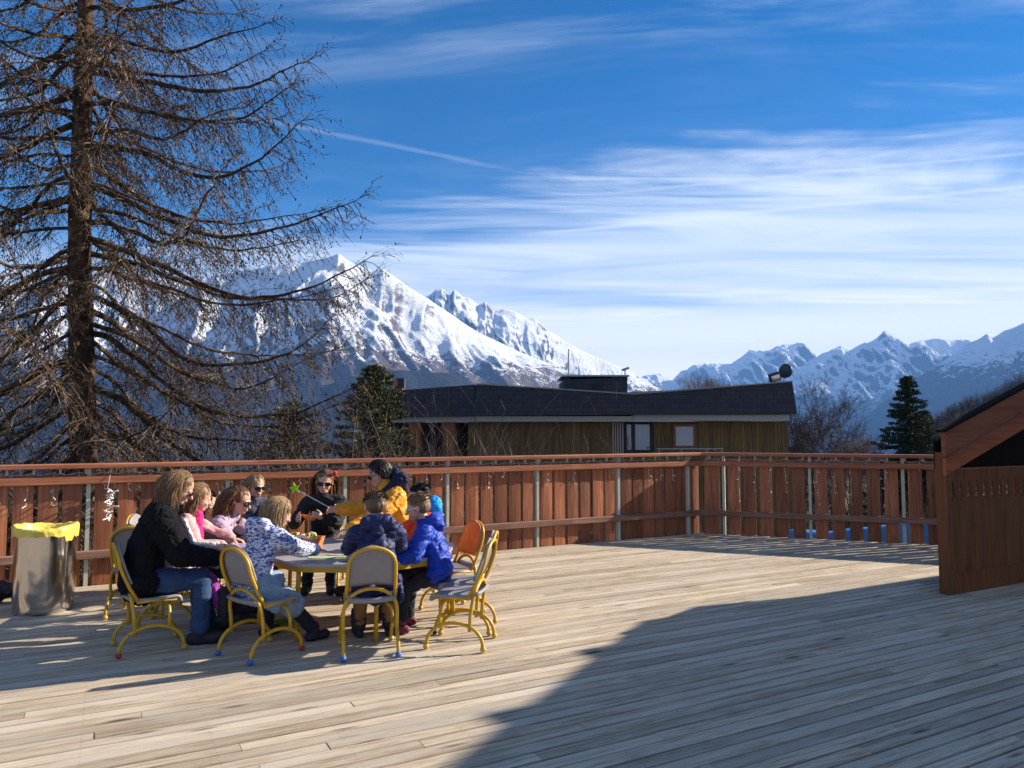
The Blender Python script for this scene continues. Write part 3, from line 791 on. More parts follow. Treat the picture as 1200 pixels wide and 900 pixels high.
def frame(a, pitch=0.0, roll=0.0):
    """columns: right, forward, up; a = heading, pitch>0 looks down"""
    f = V((math.cos(a), math.sin(a), 0)); r = V((math.sin(a), -math.cos(a), 0)); u = V((0, 0, 1))
    q = Quaternion(r, -pitch); f = q @ f; u = q @ u
    q = Quaternion(f, roll); r = q @ r; u = q @ u
    return r, f, u

DBG = []
def ik(a, b, l1, l2, pole):
    d = b - a; L = d.length; mx = (l1 + l2) * 0.985
    if L > mx: b = a + d * (mx / L); d = b - a; L = mx
    L = max(L, abs(l1 - l2) + 0.02)
    x = (l1 * l1 - l2 * l2 + L * L) / (2 * L); h = math.sqrt(max(0.0, l1 * l1 - x * x)); dn = d.normalized()
    p = pole - dn * pole.dot(dn)
    if p.length < 1e-4: p = dn.orthogonal()
    return a + dn * x + p.normalized() * h, b

def folds(amp, f1=7.0, seed=0.0):
    def g(p, n):
        w = 0.35 * noise.noise(p * 5 + V((seed, 0, 0)))
        q = V((p.x * f1 * 0.75 + seed + w, p.y * f1 * 0.75 + w, p.z * f1 * 1.5))
        a = noise.noise(q); b2 = noise.noise(q * 2.1 + V((3, 1, 7)))
        return amp * (0.45 * a - 0.95 * math.exp(-(a * 7) ** 2) - 0.5 * math.exp(-(b2 * 7) ** 2) + 0.35)
    return g

def hand(mb, W, d, palm, scale, side, curl=28, spread=1.0):
    """palm, four unequal bent fingers and a thumb off the palm's side"""
    d = d.normalized(); palm = (palm - d * palm.dot(d)).normalized(); s = d.cross(palm) * side   # s points to the thumb side
    k = scale
    mb.cap(W - d * 0.01 * k, W + d * 0.022 * k, 0.022 * k, 0.026 * k, s, 0.62)
    mb.cap(W + d * 0.025 * k, W + d * 0.062 * k, 0.032 * k, 0.036 * k, s, 0.42)
    for i, (o, L) in enumerate(((0.026, 0.92), (0.009, 1.0), (-0.009, 0.94), (-0.026, 0.74))):
        p = W + d * 0.078 * k + s * o * k; dd = (d + s * o * 4 * spread * 0.4).normalized(); r = 0.0088 * k
        for seg, l in enumerate((0.036, 0.025, 0.019)):
            q = p + dd * l * k * L; mb.cap(p, q, r, r * 0.92, seg=8); p = q; r *= 0.93
            dd = (dd * math.cos(R(curl)) + palm * math.sin(R(curl))).normalized()
    p = W + d * 0.022 * k + s * 0.022 * k; dd = (d * 0.75 + s * 0.75 + palm * 0.35).normalized(); r = 0.0115 * k
    for l in (0.034, 0.026, 0.020):
        q = p + dd * l * k; mb.cap(p, q, r, r * 0.9, seg=8); p = q; r *= 0.9; dd = (dd * 0.85 + d * 0.45 + palm * 0.25).normalized()

def person(label, H, seat, face, lean=10, side=0, hyaw=0, hpitch=15, hroll=0, hh=0.20, hands=None, feet=None, palms=None,
           top=None, puff=0.012, hem=0.0, hood=None, pants=None, shoes=None, hair=None, hairlen=0.0, glasses=None, adult=False, group=None,
           toplabel=None, fold=0.010, curl=28, fleece=False, hairkw=None, legs=True, width=1.0):
    P = V(seat) + V((0, 0, 0.052 * H)); base = V((seat[0], seat[1], 0.0)); a = R(face)
    r0, f0, u0 = frame(a)
    r, f, u = frame(a, R(lean), R(side))
    Cc = P + u * 0.15 * H
    r2, f2, u2 = frame(a, R(lean * 1.35 + 4), R(side))
    N = Cc + u2 * 0.155 * H
    hr, hf, hu = frame(a + R(hyaw), R(hpitch), R(hroll))
    neck = N + (u2 + hu).normalized() * 0.052 * H
    HC = neck + hu * hh * 0.40 + hf * hh * 0.10
    sw = (0.118 if adult else 0.112) * H * width
    S = [N - u2 * 0.035 * H + r2 * sg * sw for sg in (-1, 1)]
    l1, l2 = 0.165 * H, 0.150 * H
    if hands is None: hands = [P + f0 * 0.24 * H + r0 * sg * 0.08 * H + V((0, 0, 0.03)) for sg in (-1, 1)]
    hands = [V(h) for h in hands]; E = []; Wr = []
    for i, sg in enumerate((-1, 1)):
        e, w = ik(S[i], hands[i], l1, l2, V((0, 0, -1)) + r0 * sg * 0.55 - f0 * 0.35); E.append(e); Wr.append(w)
    hip = [P + r0 * sg * 0.055 * H for sg in (-1, 1)]
    t1, t2 = 0.235 * H, 0.225 * H
    if feet is None: feet = [P + f0 * (0.26 * H) + r0 * sg * 0.075 * H for sg in (-1, 1)]
    A = []; K = []
    for i, sg in enumerate((-1, 1)):
        q = feet[i]; an = V((q[0], q[1], 0.050 * H + (q[2] if (isinstance(q, tuple) and len(q) > 2) else 0.0)))
        k, an = ik(hip[i], an, t1, t2, f0 * 1.0 + V((0, 0, 0.9))); K.append(k); A.append(an)
    DBG.append((label[:30], HC.copy(), hu * hh * 0.5))
    # ---- body: one continuous surface
    b = MB(); Mh = Matrix((hr, hf, hu)).transposed()
    def hp(x, y, z): return HC + Mh @ V((x * hh, y * hh, z * hh))
    def he(x, y, z, a_, b_, c_): b.ell(hp(x, y, z), a_ * hh, b_ * hh, c_ * hh, 20, 14, Mh)
    he(0, -0.06, 0.13, 0.355, 0.42, 0.365); he(0, 0.10, -0.10, 0.285, 0.30, 0.33); he(0, 0.22, -0.33, 0.17, 0.155, 0.13)
    he(0, 0.335, 0.075, 0.20, 0.06, 0.05)
    for sg in (-1, 1):
        he(sg * 0.355, -0.04, -0.03, 0.035, 0.085, 0.12); he(sg * 0.16, 0.28, -0.13, 0.09, 0.08, 0.08)
    b.cap(hp(0, 0.37, 0.04), hp(0, 0.475, -0.115), 0.028 * hh, 0.052 * hh, seg=10); he(0, 0.385, -0.235, 0.10, 0.035, 0.022); he(0, 0.375, -0.275, 0.085, 0.035, 0.024)
    b.cap(N - u2 * 0.03, HC - hu * hh * 0.25 - hf * hh * 0.08, 0.037 * H * (0.92 if adult else 1), 0.034 * H)
    b.cap(P, Cc, 0.06 * H, 0.06 * H, r, 0.7); b.cap(Cc, N - u2 * 0.03, 0.065 * H, 0.045 * H, r2, 0.6)
    for i in (0, 1):
        b.cap(S[i] * 0.5 + N * 0.5 - u2 * 0.01, S[i], 0.028 * H, 0.028 * H)
        b.cap(S[i], E[i], 0.027 * H, 0.022 * H); b.cap(E[i], Wr[i], 0.022 * H, 0.015 * H)
        b.cap(hip[i], K[i], 0.045 * H, 0.033 * H); b.cap(K[i], A[i], 0.032 * H, 0.022 * H); b.cap(A[i] - V((0, 0, 0.01 * H)), A[i] + f0 * 0.06 * H - V((0, 0, 0.025 * H)), 0.02 * H, 0.015 * H)
        pl = V(palms[i]) if palms else V((0, 0, -1))
        hand(b, Wr[i], (Wr[i] - E[i]), pl, H / 1.7 * 1.02, -1 if i == 0 else 1, curl)
    body = remeshed(b, 'person', M['skin'], 0.0052, None, 2, None, base)
    body.location = base; tag(body, label, 'person', group)
    Z = base
    def child(mb, nm, mat, vox, disp, sm=3): return remeshed(mb, nm, mat, vox, body, sm, disp, Z)
    # ---- face details
    fm = MB()
    for sg in (-1, 1): fm.ell(hp(sg * 0.135, 0.335, 0.01), 0.052 * hh, 0.052 * hh, 0.038 * hh, 10, 8, Mh)
    vs = [(V(p) - Z) for p in fm.v]; fm.v = [tuple(p) for p in vs]; fm.build('eyes', M['eye_white'], body, True)
    fm = MB(); 
    for sg in (-1, 1): fm.ell(hp(sg * 0.132, 0.372, 0.008), 0.026 * hh, 0.018 * hh, 0.026 * hh, 8, 6, Mh)
    fm.v = [tuple(V(p) - Z) for p in fm.v]; fm.build('irises', M['black'], body, True)
    fm = MB(); fm.ell(hp(0, 0.403, -0.255), 0.095 * hh, 0.022 * hh, 0.028 * hh, 12, 8, Mh); fm.v = [tuple(V(p) - Z) for p in fm.v]; fm.build('lips', M['lips'], body, True)
    if glasses:
        g = MB(); gc, big = glasses
        for sg in (-1, 1):
            q = Matrix.Rotation(R(-sg * 14), 3, 'Z'); g.ell(hp(sg * 0.165, 0.415, 0.015), 0.145 * hh * big, 0.022 * hh, 0.105 * hh * big, 14, 8, Mh @ q)
            g.tube([hp(sg * 0.28, 0.39, 0.04), hp(sg * 0.385, 0.22, 0.04), hp(sg * 0.39, -0.05, 0.03)], 0.012 * hh if gc == 'lens' else 0.016 * hh, 6)
        g.tube([hp(-0.05, 0.44, 0.04), hp(0, 0.452, 0.055), hp(0.05, 0.44, 0.04)], 0.014 * hh, 6)
        g.v = [tuple(V(p) - Z) for p in g.v]
        g.build('sunglasses' if gc == 'lens' else 'glasses', M[gc], body, True)
    # ---- top
    tw = H * width; pf = puff
    if top is not None:
        b = MB(); sidev = r0
        if hem > 0:
            b.cap(P - V((0, 0, 0.02 * H)) + f0 * 0.02, P + u * 0.05 * H, (0.078 if adult else 0.092) * tw + pf * .4, 0.086 * tw + pf * .7, r0, 0.80)
            for i, sg in enumerate((-1, 1)):
                b.cap(hip[i], hip[i].lerp(K[i], hem), 0.058 * H + pf, 0.055 * H + pf, r0, 0.8)
            if hem > 0.2: b.cap(P + r0 * 0.06 * H - f0 * 0.05 * H, P + r0 * 0.06 * H - f0 * 0.06 * H - V((0, 0, 0.04 + hem * 0.10)), 0.05 * H, 0.035 * H); b.cap(P - r0 * 0.06 * H - f0 * 0.05 * H, P - r0 * 0.06 * H - f0 * 0.06 * H - V((0, 0, 0.04 + hem * 0.06)), 0.05 * H, 0.035 * H)
        b.cap(P + u * 0.02 * H, Cc, 0.092 * tw + pf, 0.086 * tw + pf, r, 0.74)
        b.cap(Cc, N - u2 * 0.055 * H, 0.090 * tw + pf, 0.080 * tw + pf, r2, 0.70)
        b.cap(S[0] + r2 * 0.02 * H, S[1] - r2 * 0.02 * H, 0.046 * H + pf * .8, 0.046 * H + pf * .8)
        b.cap(S[0].lerp(N, 0.55), N + u2 * 0.012 * H, 0.045 * H, 0.043 * H); b.cap(S[1].lerp(N, 0.55), N + u2 * 0.012 * H, 0.045 * H, 0.043 * H)
        b.cap(N - u2 * 0.02 * H, N + u2 * 0.022 * H, 0.050 * H + pf * .4, 0.046 * H + pf * .3)
        for i in (0, 1):
            b.cap(S[i], E[i], 0.039 * H + pf * .8, 0.034 * H + pf * .8); b.cap(E[i], E[i].lerp(Wr[i], 0.93), 0.034 * H + pf * .8, 0.026 * H + pf * .5)
        if hood is None or hood == 'same': pass
        if hood == 'same':
            hc = N - f2 * 0.075 * H + u2 * 0.01 * H
            b.cap(hc - r2 * 0.055 * H, hc + r2 * 0.055 * H, 0.045 * H, 0.045 * H); b.cap(hc - u2 * 0.05 * H - f2 * 0.01 * H, hc, 0.035 * H, 0.05 * H, r2, 0.8)
            for sg in (-1, 1): b.cap(hc + r2 * sg * 0.06 * H, N + r2 * sg * 0.05 * H + f2 * 0.03 * H + u2 * 0.01 * H, 0.034 * H, 0.022 * H)
        child(b, 'fleece' if fleece else 'jacket', top, 0.0075, folds(fold, 8.0 if not fleece else 14.0, H * 5 + seat[0]), 2)
    if hood is not None and hood != 'same':
        b = MB(); hc = N - f2 * 0.070 * H + u2 * 0.03 * H
        b.cap(hc - r2 * 0.055 * H, hc + r2 * 0.055 * H, 0.050 * H, 0.050 * H); b.cap(hc - u2 * 0.06 * H - f2 * 0.01 * H, hc + u2 * 0.02 * H, 0.04 * H, 0.055 * H, r2, 0.9)
        for sg in (-1, 1): b.cap(hc + r2 * sg * 0.065 * H, N + r2 * sg * 0.055 * H + f2 * 0.03 * H, 0.040 * H, 0.030 * H)
        child(b, 'hood', hood, 0.008, folds(0.012, 11, 3.3), 2)
    # ---- trousers and shoes
    if pants is not None:
        b = MB()
        b.cap(P - r0 * 0.035 * H, P + r0 * 0.035 * H, 0.073 * H, 0.073 * H); b.cap(P, P + u * 0.04 * H, 0.09 * H, 0.085 * H, r0, 0.75)
        for i in (0, 1):
            b.cap(hip[i], K[i], 0.060 * H, 0.045 * H); b.cap(K[i], A[i] + V((0, 0, 0.015 * H)), 0.044 * H, 0.036 * H)
        child(b, 'trousers', pants, 0.009, folds(0.010, 8, 1.7), 2)
    if shoes is not None:
        for i in (0, 1):
            b = MB(); g = V((A[i].x, A[i].y, 0.0)); z = max(0.0, A[i].z - 0.05 * H) + 0.027 * H; dz = V((0, 0, z))
            ff = (f0 + r0 * (0.12 if i else -0.12)).normalized()
            b.cap(g - ff * 0.030 * H + dz, g + ff * 0.075 * H + dz, 0.026 * H, 0.028 * H, ff.cross(V((0, 0, 1))), 1.0)
            b.cap(g + dz, A[i] + V((0, 0, 0.03 * H)), 0.030 * H, 0.034 * H); b.box(*((0,) * 6)) if False else None
            child(b, 'boot', shoes, 0.006, None, 2)
    # ---- hair
    if hair:
        kw = dict(strands=500, front=0.18, fall=0.0, wave=0.010, back=1.0); kw.update(hairkw or {})
        b = MB()
        def hb(x, y, z, a_, b_, c_): b.ell(hp(x, y, z), a_ * hh, b_ * hh, c_ * hh, 22, 16, Mh)
        if hairlen <= 0:
            hb(0, -0.10, 0.19, 0.385, 0.425, 0.345); hb(0, -0.20, 0.02, 0.352, 0.30, 0.30)
            hs = remeshed(b, 'hair', hair, 0.005, body, 1, lambda p, n: 0.0035 * noise.noise(V((p.x * 90, p.y * 90, p.z * 30))), Z)
        else:
            hb(0, -0.10, 0.17, 0.400, 0.425, 0.370); hb(0, -0.22, -0.05, 0.385, 0.28, 0.36)
            dn = V((0, 0, -1))
            b.cap(hp(0, -0.26, -0.05), hp(0, -0.30, -0.15) + dn * hairlen * 0.62, 0.33 * hh, 0.20 * hh, hr, 0.5)
            for sg in (-1, 1):
                q = hp(sg * 0.29, -0.14, -0.08); b.cap(q, q + dn * hairlen * 0.60 - hf * 0.01, 0.12 * hh, 0.09 * hh, hf, 0.6)
            hs = remeshed(b, 'hair', hair, 0.006, body, 2, lambda p, n: 0.008 * noise.noise(V((p.x * 45, p.y * 45, p.z * 9))), Z)
        rnd = random.Random(int(H * 1000 + face)); segs = []
        for _ in range(kw['strands']):
            th = rnd.uniform(0, 2 * math.pi); ph = rnd.uniform(0.05, 1.0) ** 0.7 * 1.55
            dx, dy, dz = math.sin(ph) * math.cos(th), math.sin(ph) * math.sin(th), math.cos(ph)
            if hairlen > 0:
                if dy > 0.25 and dz < 0.80: continue
                p = V((dx * 0.40, -0.08 + dy * 0.43, 0.17 + dz * 0.375)); w = hp(*p); L = hh * 0.45 + hairlen * rnd.uniform(0.55, 1.0); n = 10
                out = (Mh @ V((dx, dy * 0.7, 0))); out = out.normalized() if out.length > 1e-3 else hr
                vel = (Mh @ V((dx, dy - 0.9, dz * 0.2))).normalized(); st = L / n; pr = w; rad = 0.0030; cw = V((rnd.uniform(-1, 1), rnd.uniform(-1, 1), 0)) * kw['wave'] * 11; phs = rnd.uniform(0, 6.28); cw = cw * (3.2 if rnd.random() < 0.12 else 1)
                for k in range(n):
                    vel = (vel * 0.60 + V((0, 0, -1)) * 0.44 - hf * (0.12 if k < 4 else 0.0) + cw * math.sin(k * 1.1 + phs)).normalized()
                    nx = pr + vel * st
                    loc = Mh.transposed() @ (nx - HC) / hh; e = V((loc.x / 0.425, (loc.y + 0.07) / 0.455, (loc.z - 0.02) / 0.54))
                    if e.length < 1.0:
                        e = e.normalized(); nx = HC + Mh @ (V((e.x * 0.425, e.y * 0.455 - 0.07, e.z * 0.54 + 0.02)) * hh)
                        if loc.y > 0.30 and loc.z < 0.2: break
                    r1 = rad * (0.9 if k < n - 2 else 0.5); segs.append((tuple(pr - Z), tuple(nx - Z), rad, r1)); rad = r1 if k >= n - 2 else rad * 0.97; pr = nx
            else:
                if dy > 0.6 and dz < 0.5: continue
                p = V((dx * 0.385, -0.10 + dy * 0.42, 0.19 + dz * 0.345)); w = hp(*p); o_ = (Mh @ V((dx, dy - 0.3 + 0.5 * max(0, dz), dz - 0.4))).normalized()
                segs.append((tuple(w - Z - o_ * 0.004), tuple(w - Z + o_ * rnd.uniform(0.008, 0.018)), 0.0035, 0.001))
        if segs: prisms(segs, 4, 'loose_hair', hair, body)
    return dict(body=body, Z=Z, hp=hp, Mh=Mh, N=N, HC=HC, P=P, f0=f0, r0=r0, u2=u2, r2=r2, f2=f2, K=K, A=A, S=S, E=E, W=Wr, hip=hip)

def pattern_blue():
    t = NT('blue_white_knit'); v = t.coord((9, 9, 26)); n = t.noise(v, 2.4, 4, 0.6, 1.6)
    f = t.ramp(n, [(0.47, 0.0), (0.53, 1.0)]); t.base(t.mix(f, (0.07, 0.09, 0.24), (0.66, 0.70, 0.82)), 0.9, 0, 0.1); t.bump(n, 0.3, 0.01); return t.m
FB = dict(
  blackfleece=fabric('black_fleece', (0.010, 0.010, 0.012), 0.95, 0.4, 120, 0.8, 0.0, 0.1, 30), jeans=fabric('blue_jeans', (0.028, 0.060, 0.135), 0.85, 0.35, 90, 0.3), dark=fabric('dark_trousers', (0.018, 0.020, 0.028), 0.8),
  pinkcoat=fabric('dusty_pink_coat', (0.55, 0.33, 0.31), 0.8), magenta=fabric('magenta_scarf', (0.72, 0.03, 0.20), 0.8, 0.35, 40, 0.9, 0, .2, 25), purple=fabric('purple_snow_trousers', (0.26, 0.035, 0.26), 0.7, 0.2, 30, 0.6),
  lilac=fabric('lilac_sweater', (0.42, 0.31, 0.40), 0.9), pattern=pattern_blue(), skirt=fabric('pale_blue_overall', (0.22, 0.30, 0.38), 0.8), blacktop=fabric('black_top', (0.02, 0.02, 0.022), 0.8),
  mustard=fabric('mustard_jacket', (0.68, 0.30, 0.015), 0.6, 0.2, 20, 0.7, 0, .35, 10), navyhood=fabric('navy_lining', (0.014, 0.018, 0.045), 0.8), navy=fabric('navy_jacket', (0.013, 0.018, 0.075), 0.6, 0.3, 25, 0.7, 0, .35, 12),
  royal=fabric('royal_blue_jacket', (0.005, 0.042, 0.38), 0.55, 0.25, 25, 0.6, 0, .35, 11), orange=fabric('orange_red_jacket', (0.78, 0.065, 0.015), 0.6, 0.2, 25, 0.6, 0, .35, 11), sky=fabric('light_blue_hood', (0.01, 0.30, 0.70), 0.6),
  white=fabric('white_trim', (0.75, 0.72, 0.70), 0.9), boots=fabric('dark_boots', (0.022, 0.022, 0.028), 0.6, .2, 30, .3, 0, .3), brownboots=fabric('brown_boots', (0.12, 0.06, 0.035), 0.7), maroon=fabric('maroon_boots', (0.16, 0.025, 0.05), 0.55), tan=fabric('tan_trousers', (0.26, 0.13, 0.05), 0.85),
  darkpattern=fabric('dark_patterned_top', (0.05, 0.05, 0.09), 0.85, 0.6, 18, 0.3), green=fabric('green_fabric', (0.10, 0.16, 0.02), 0.85))

def add_child(pd, mb, name, mat, vox=None, disp=None, smooth=True):
    if vox: return remeshed(mb, name, mat, vox, pd['body'], 2, disp, pd['Z'])
    mb.v = [tuple(V(p) - pd['Z']) for p in mb.v]; return mb.build(name, mat, pd['body'], smooth)

GP = None
# 1 woman in black fleece
w = person('woman in a fluffy black fleece and jeans with sunglasses, sitting leftmost', 1.66, (-2.60, 5.25, 0.375), 28, lean=12, side=0, hyaw=-8, hpitch=30, hroll=4, hh=0.228,
       hands=[(-2.10, 5.60, 0.60), (-2.10, 5.32, 0.60)], feet=[(-2.26, 5.62), (-2.20, 5.33)], top=FB['blackfleece'], puff=0.038, hem=0.10, pants=FB['jeans'], shoes=FB['boots'],
       hair=HM['blonde'], hairlen=0.17, glasses=('lens', 1.0), adult=True, fold=0.009, fleece=True, curl=32, hairkw=dict(strands=800, wave=0.012))
m = MB(); N = w['N']; m.cap(N + w['f2'] * .02 - w['u2'] * .01, N + w['u2'] * .055 + w['f2'] * .02, 0.088, 0.078); add_child(w, m, 'collar', FB['blackfleece'], 0.008, folds(0.008, 14))
# 2 girl on her lap
g = person('girl in magenta scarf and dusty pink coat on the lap of the woman in black', 1.18, (-2.45, 5.46, 0.475), 22, lean=10, hyaw=6, hpitch=22, hh=0.198,
       hands=[(-2.05, 5.62, 0.68), (-2.07, 5.38, 0.68)], feet=[(-2.07, 5.62, 0.11), (-2.08, 5.46, 0.11)], top=FB['pinkcoat'], puff=0.022, hem=0.25, pants=FB['purple'], shoes=FB['boots'],
       hair=HM['blonde'], hairlen=0.20, hairkw=dict(strands=750))
N = g['N']; m = MB()
for k in range(11):
    a = 2 * math.pi * k / 11; b2 = 2 * math.pi * (k + 1) / 11; q = lambda a: N + g['r2'] * math.cos(a) * .062 + g['f2'] * (math.sin(a) * .062 + .01) + g['u2'] * (.02 + .012 * math.sin(a * 3)); m.cap(q(a), q(b2), .030, .030)
m.cap(N + g['f2'] * .065, N + g['f2'] * .12 - g['u2'] * .16 + g['r2'] * .03, .035, .042); m.cap(N + g['f2'] * .065 + g['r2'] * .04, N + g['f2'] * .10 - g['u2'] * .20 + g['r2'] * .075, .03, .036)
add_child(g, m, 'scarf', FB['magenta'], 0.007, lambda p, n: 0.014 * noise.noise(p * 38) + 0.006 * noise.noise(p * 80))
m = MB(); S1, E1, W1 = g['S'][1], g['E'][1], g['W'][1]; o = (V((0.2, -1, 0.5))).normalized() * 0.055
m.tube([S1 + o * 1.1, S1.lerp(E1, .5) + o * 1.12, E1 + o * 1.05, E1.lerp(W1, .5) + o * .95, E1.lerp(W1, .9) + o * .8], 0.015, 8); add_child(g, m, 'white_trim', FB['white'], 0.006, lambda p, n: 0.006 * noise.noise(p * 60))
for i in (0, 1):
    m = MB(); m.cap(g['A'][i] + V((0, 0, 0.03)), g['A'][i] + V((0, 0, 0.15)), 0.052, 0.056); add_child(g, m, 'boot_shaft', FB['boots'], 0.007, folds(.006, 12))
# 3 dark head
person('small dark-haired child behind the girl in lilac, nearly hidden', 1.16, (-3.08, 6.88, 0.375), 2, lean=26, hpitch=22, hh=0.195, top=FB['blacktop'], pants=FB['dark'], shoes=FB['boots'], hair=HM['black'])
# 4 girl in lilac
person('girl in a lilac sweater with long brown hair and sunglasses, smiling towards the table', 1.44, (-2.52, 5.98, 0.375), 6, lean=28, hyaw=-14, hpitch=20, hh=0.212,
       hands=[(-1.88, 6.26, 0.585), (-1.95, 5.86, 0.585)], top=FB['lilac'], puff=0.012, pants=FB['dark'], shoes=FB['boots'], hair=HM['brown'], hairlen=0.30, glasses=('lens', 1.1), hairkw=dict(strands=900, wave=0.014))
# 5 blonde child
person('blonde child in sunglasses and a dark patterned top by the railing', 1.32, (-2.60, 7.30, 0.375), -38, lean=12, hyaw=0, hpitch=14, hh=0.205,
       hands=[(-2.05, 6.86, 0.6), (-2.18, 6.66, 0.6)], top=FB['darkpattern'], pants=FB['dark'], shoes=FB['boots'], hair=HM['lightblonde'], hairlen=0.05, glasses=('lens', 1.05))
# 6 girl in patterned jacket
p6 = person('girl seen from behind in a blue and white patterned jacket, dark blonde hair', 1.24, (-1.79, 5.19, 0.375), 50, lean=15, side=-3, hyaw=-8, hpitch=26, hh=0.205,
       hands=[(-1.62, 5.86, 0.59), (-1.39, 5.58, 0.60)], feet=[(-1.80, 5.55), (-1.42, 5.42)], top=FB['pattern'], puff=0.026, hem=0.25, hood='same', pants=FB['dark'], shoes=FB['boots'],
       hair=HM['lightblonde'], hairlen=0.11, fold=0.009, hairkw=dict(strands=800))
m = MB(); P = p6['P']; f0, r0 = p6['f0'], p6['r0']; K = p6['K']
m.cap(P + f0 * .03, P + f0 * .13, .108, .11, r0, .8); m.cap(p6['hip'][1] + r0 * .03, K[1] + r0 * .03, .095, .085); m.cap(p6['hip'][0], K[0], .085, .075)
m.cap(P + r0 * .10, P + r0 * .13 + f0 * .1 - V((0, 0, .15)), .05, .05)
add_child(p6, m, 'overall', FB['skirt'], 0.009, folds(0.016, 6, 2.2))
# 7 girl with red bow
p7 = person('girl with a red hair bow, sunglasses and long brown hair holding an orange shape', 1.44, (-1.83, 7.36, 0.375), -84, lean=15, hyaw=4, hpitch=12, hroll=-5, hh=0.215,
       hands=[(-1.75, 6.93, 0.70), (-1.99, 6.93, 0.68)], palms=[(-0.7, -0.3, 0.2), (0.7, -0.3, 0.2)], top=FB['blacktop'], puff=0.010, pants=FB['dark'], shoes=FB['boots'], hair=HM['brown'], hairlen=0.34, glasses=('lens', 1.0), hairkw=dict(strands=950), curl=38)
m = MB(); q = p7['hp'](0.30, 0.12, 0.36) if False else p7['hp'](-0.28, 0.12, 0.34)
for dx in (-1, 1): m.cap(q, q + V((0.032 * dx, 0, 0.016 * dx + .01)), 0.008, 0.022)
m.ell(q, 0.012, 0.012, 0.012); add_child(p7, m, 'hair_bow', fabric('red_bow', (0.72, 0.02, 0.06), 0.7), 0.005)
# 8 person in mustard jacket
p8 = person('dark-haired person in a mustard jacket and sunglasses leaning over the table', 1.70, (-1.00, 6.98, 0.375), 206, lean=14, side=0, hyaw=-4, hpitch=24, hh=0.228,
       hands=[(-1.40, 6.42, 0.66), (-1.56, 6.72, 0.80)], palms=[(0, 0, -1), (-0.4, -0.6, 0)], top=FB['mustard'], puff=0.030, hem=0.1, hood=FB['navyhood'], pants=FB['dark'], shoes=FB['boots'],
       hair=HM['black'], hairlen=0.03, glasses=('lens', 1.1), adult=True, fold=0.011, curl=36)
# 9 boy in navy
p9 = person('boy seen from behind in a long navy jacket with short brown hair', 1.28, (-0.93, 5.21, 0.375), 106, lean=11, hyaw=6, hpitch=16, hh=0.208,
       hands=[(-1.26, 5.66, 0.585), (-0.88, 5.72, 0.585)], feet=[(-1.12, 5.52), (-0.90, 5.56)], top=FB['navy'], puff=0.022, hem=0.35, hood='same', pants=FB['tan'], shoes=FB['boots'], hair=HM['shortbrown'], fold=0.011, hairkw=dict(strands=700))
m = MB(); P = p9['P']; r0, f0 = p9['r0'], p9['f0']; m.cap(P + r0 * .13 + V((0, 0, .04)), P + r0 * .155 - V((0, 0, .10)), .055, .045, f0, .6); m.cap(P + r0 * .12 + f0 * .08, P + r0 * .15 + f0 * .06 - V((0, 0, .12)), .055, .04, f0, .6)
add_child(p9, m, 'coat_tail', FB['navy'], 0.008, folds(0.014, 9, 5))
for i in (0, 1):
    m = MB(); m.cap(p9['A'][i] + V((0, 0, 0.02)), p9['A'][i] + V((0, 0, 0.11)), 0.056, 0.058); add_child(p9, m, 'boot_shaft', FB['boots'], 0.007, folds(.004, 12))
# 10 boy in bright blue
p10 = person('boy in a bright blue jacket with cropped sandy hair and glasses', 1.19, (-0.54, 5.74, 0.375), 174, lean=15, hyaw=4, hpitch=16, hh=0.208,
       hands=[(-0.90, 5.52, 0.56), (-0.92, 5.92, 0.59)], feet=[(-0.82, 5.60), (-0.80, 5.85)], top=FB['royal'], puff=0.026, hem=0.1, hood='same', pants=FB['dark'], shoes=FB['maroon'], hair=HM['sandy'], glasses=('white', 0.7), fold=0.011, hairkw=dict(strands=600))
# 11 child in orange
p11 = person('dark-haired child in an orange-red jacket with light blue hood behind the boy in bright blue', 1.26, (-0.64, 6.20, 0.375), 190, lean=8, hyaw=4, hpitch=14, hh=0.205,
       hands=[(-0.98, 6.05, 0.62), (-1.10, 6.38, 0.60)], top=FB['orange'], puff=0.030, hem=0.1, hood=FB['sky'], pants=FB['dark'], shoes=FB['boots'], hair=HM['black'])
if DBG:
    c_, s_ = math.cos(math.atan(55 / 870)), math.sin(math.atan(55 / 870))
    def pj(p):
        z = p.z - 1.5; y = p.y * c_ + z * s_; zz = -p.y * s_ + z * c_; return (round(600 + 870 * p.x / y), round(450 - 870 * zz / y))
    pass

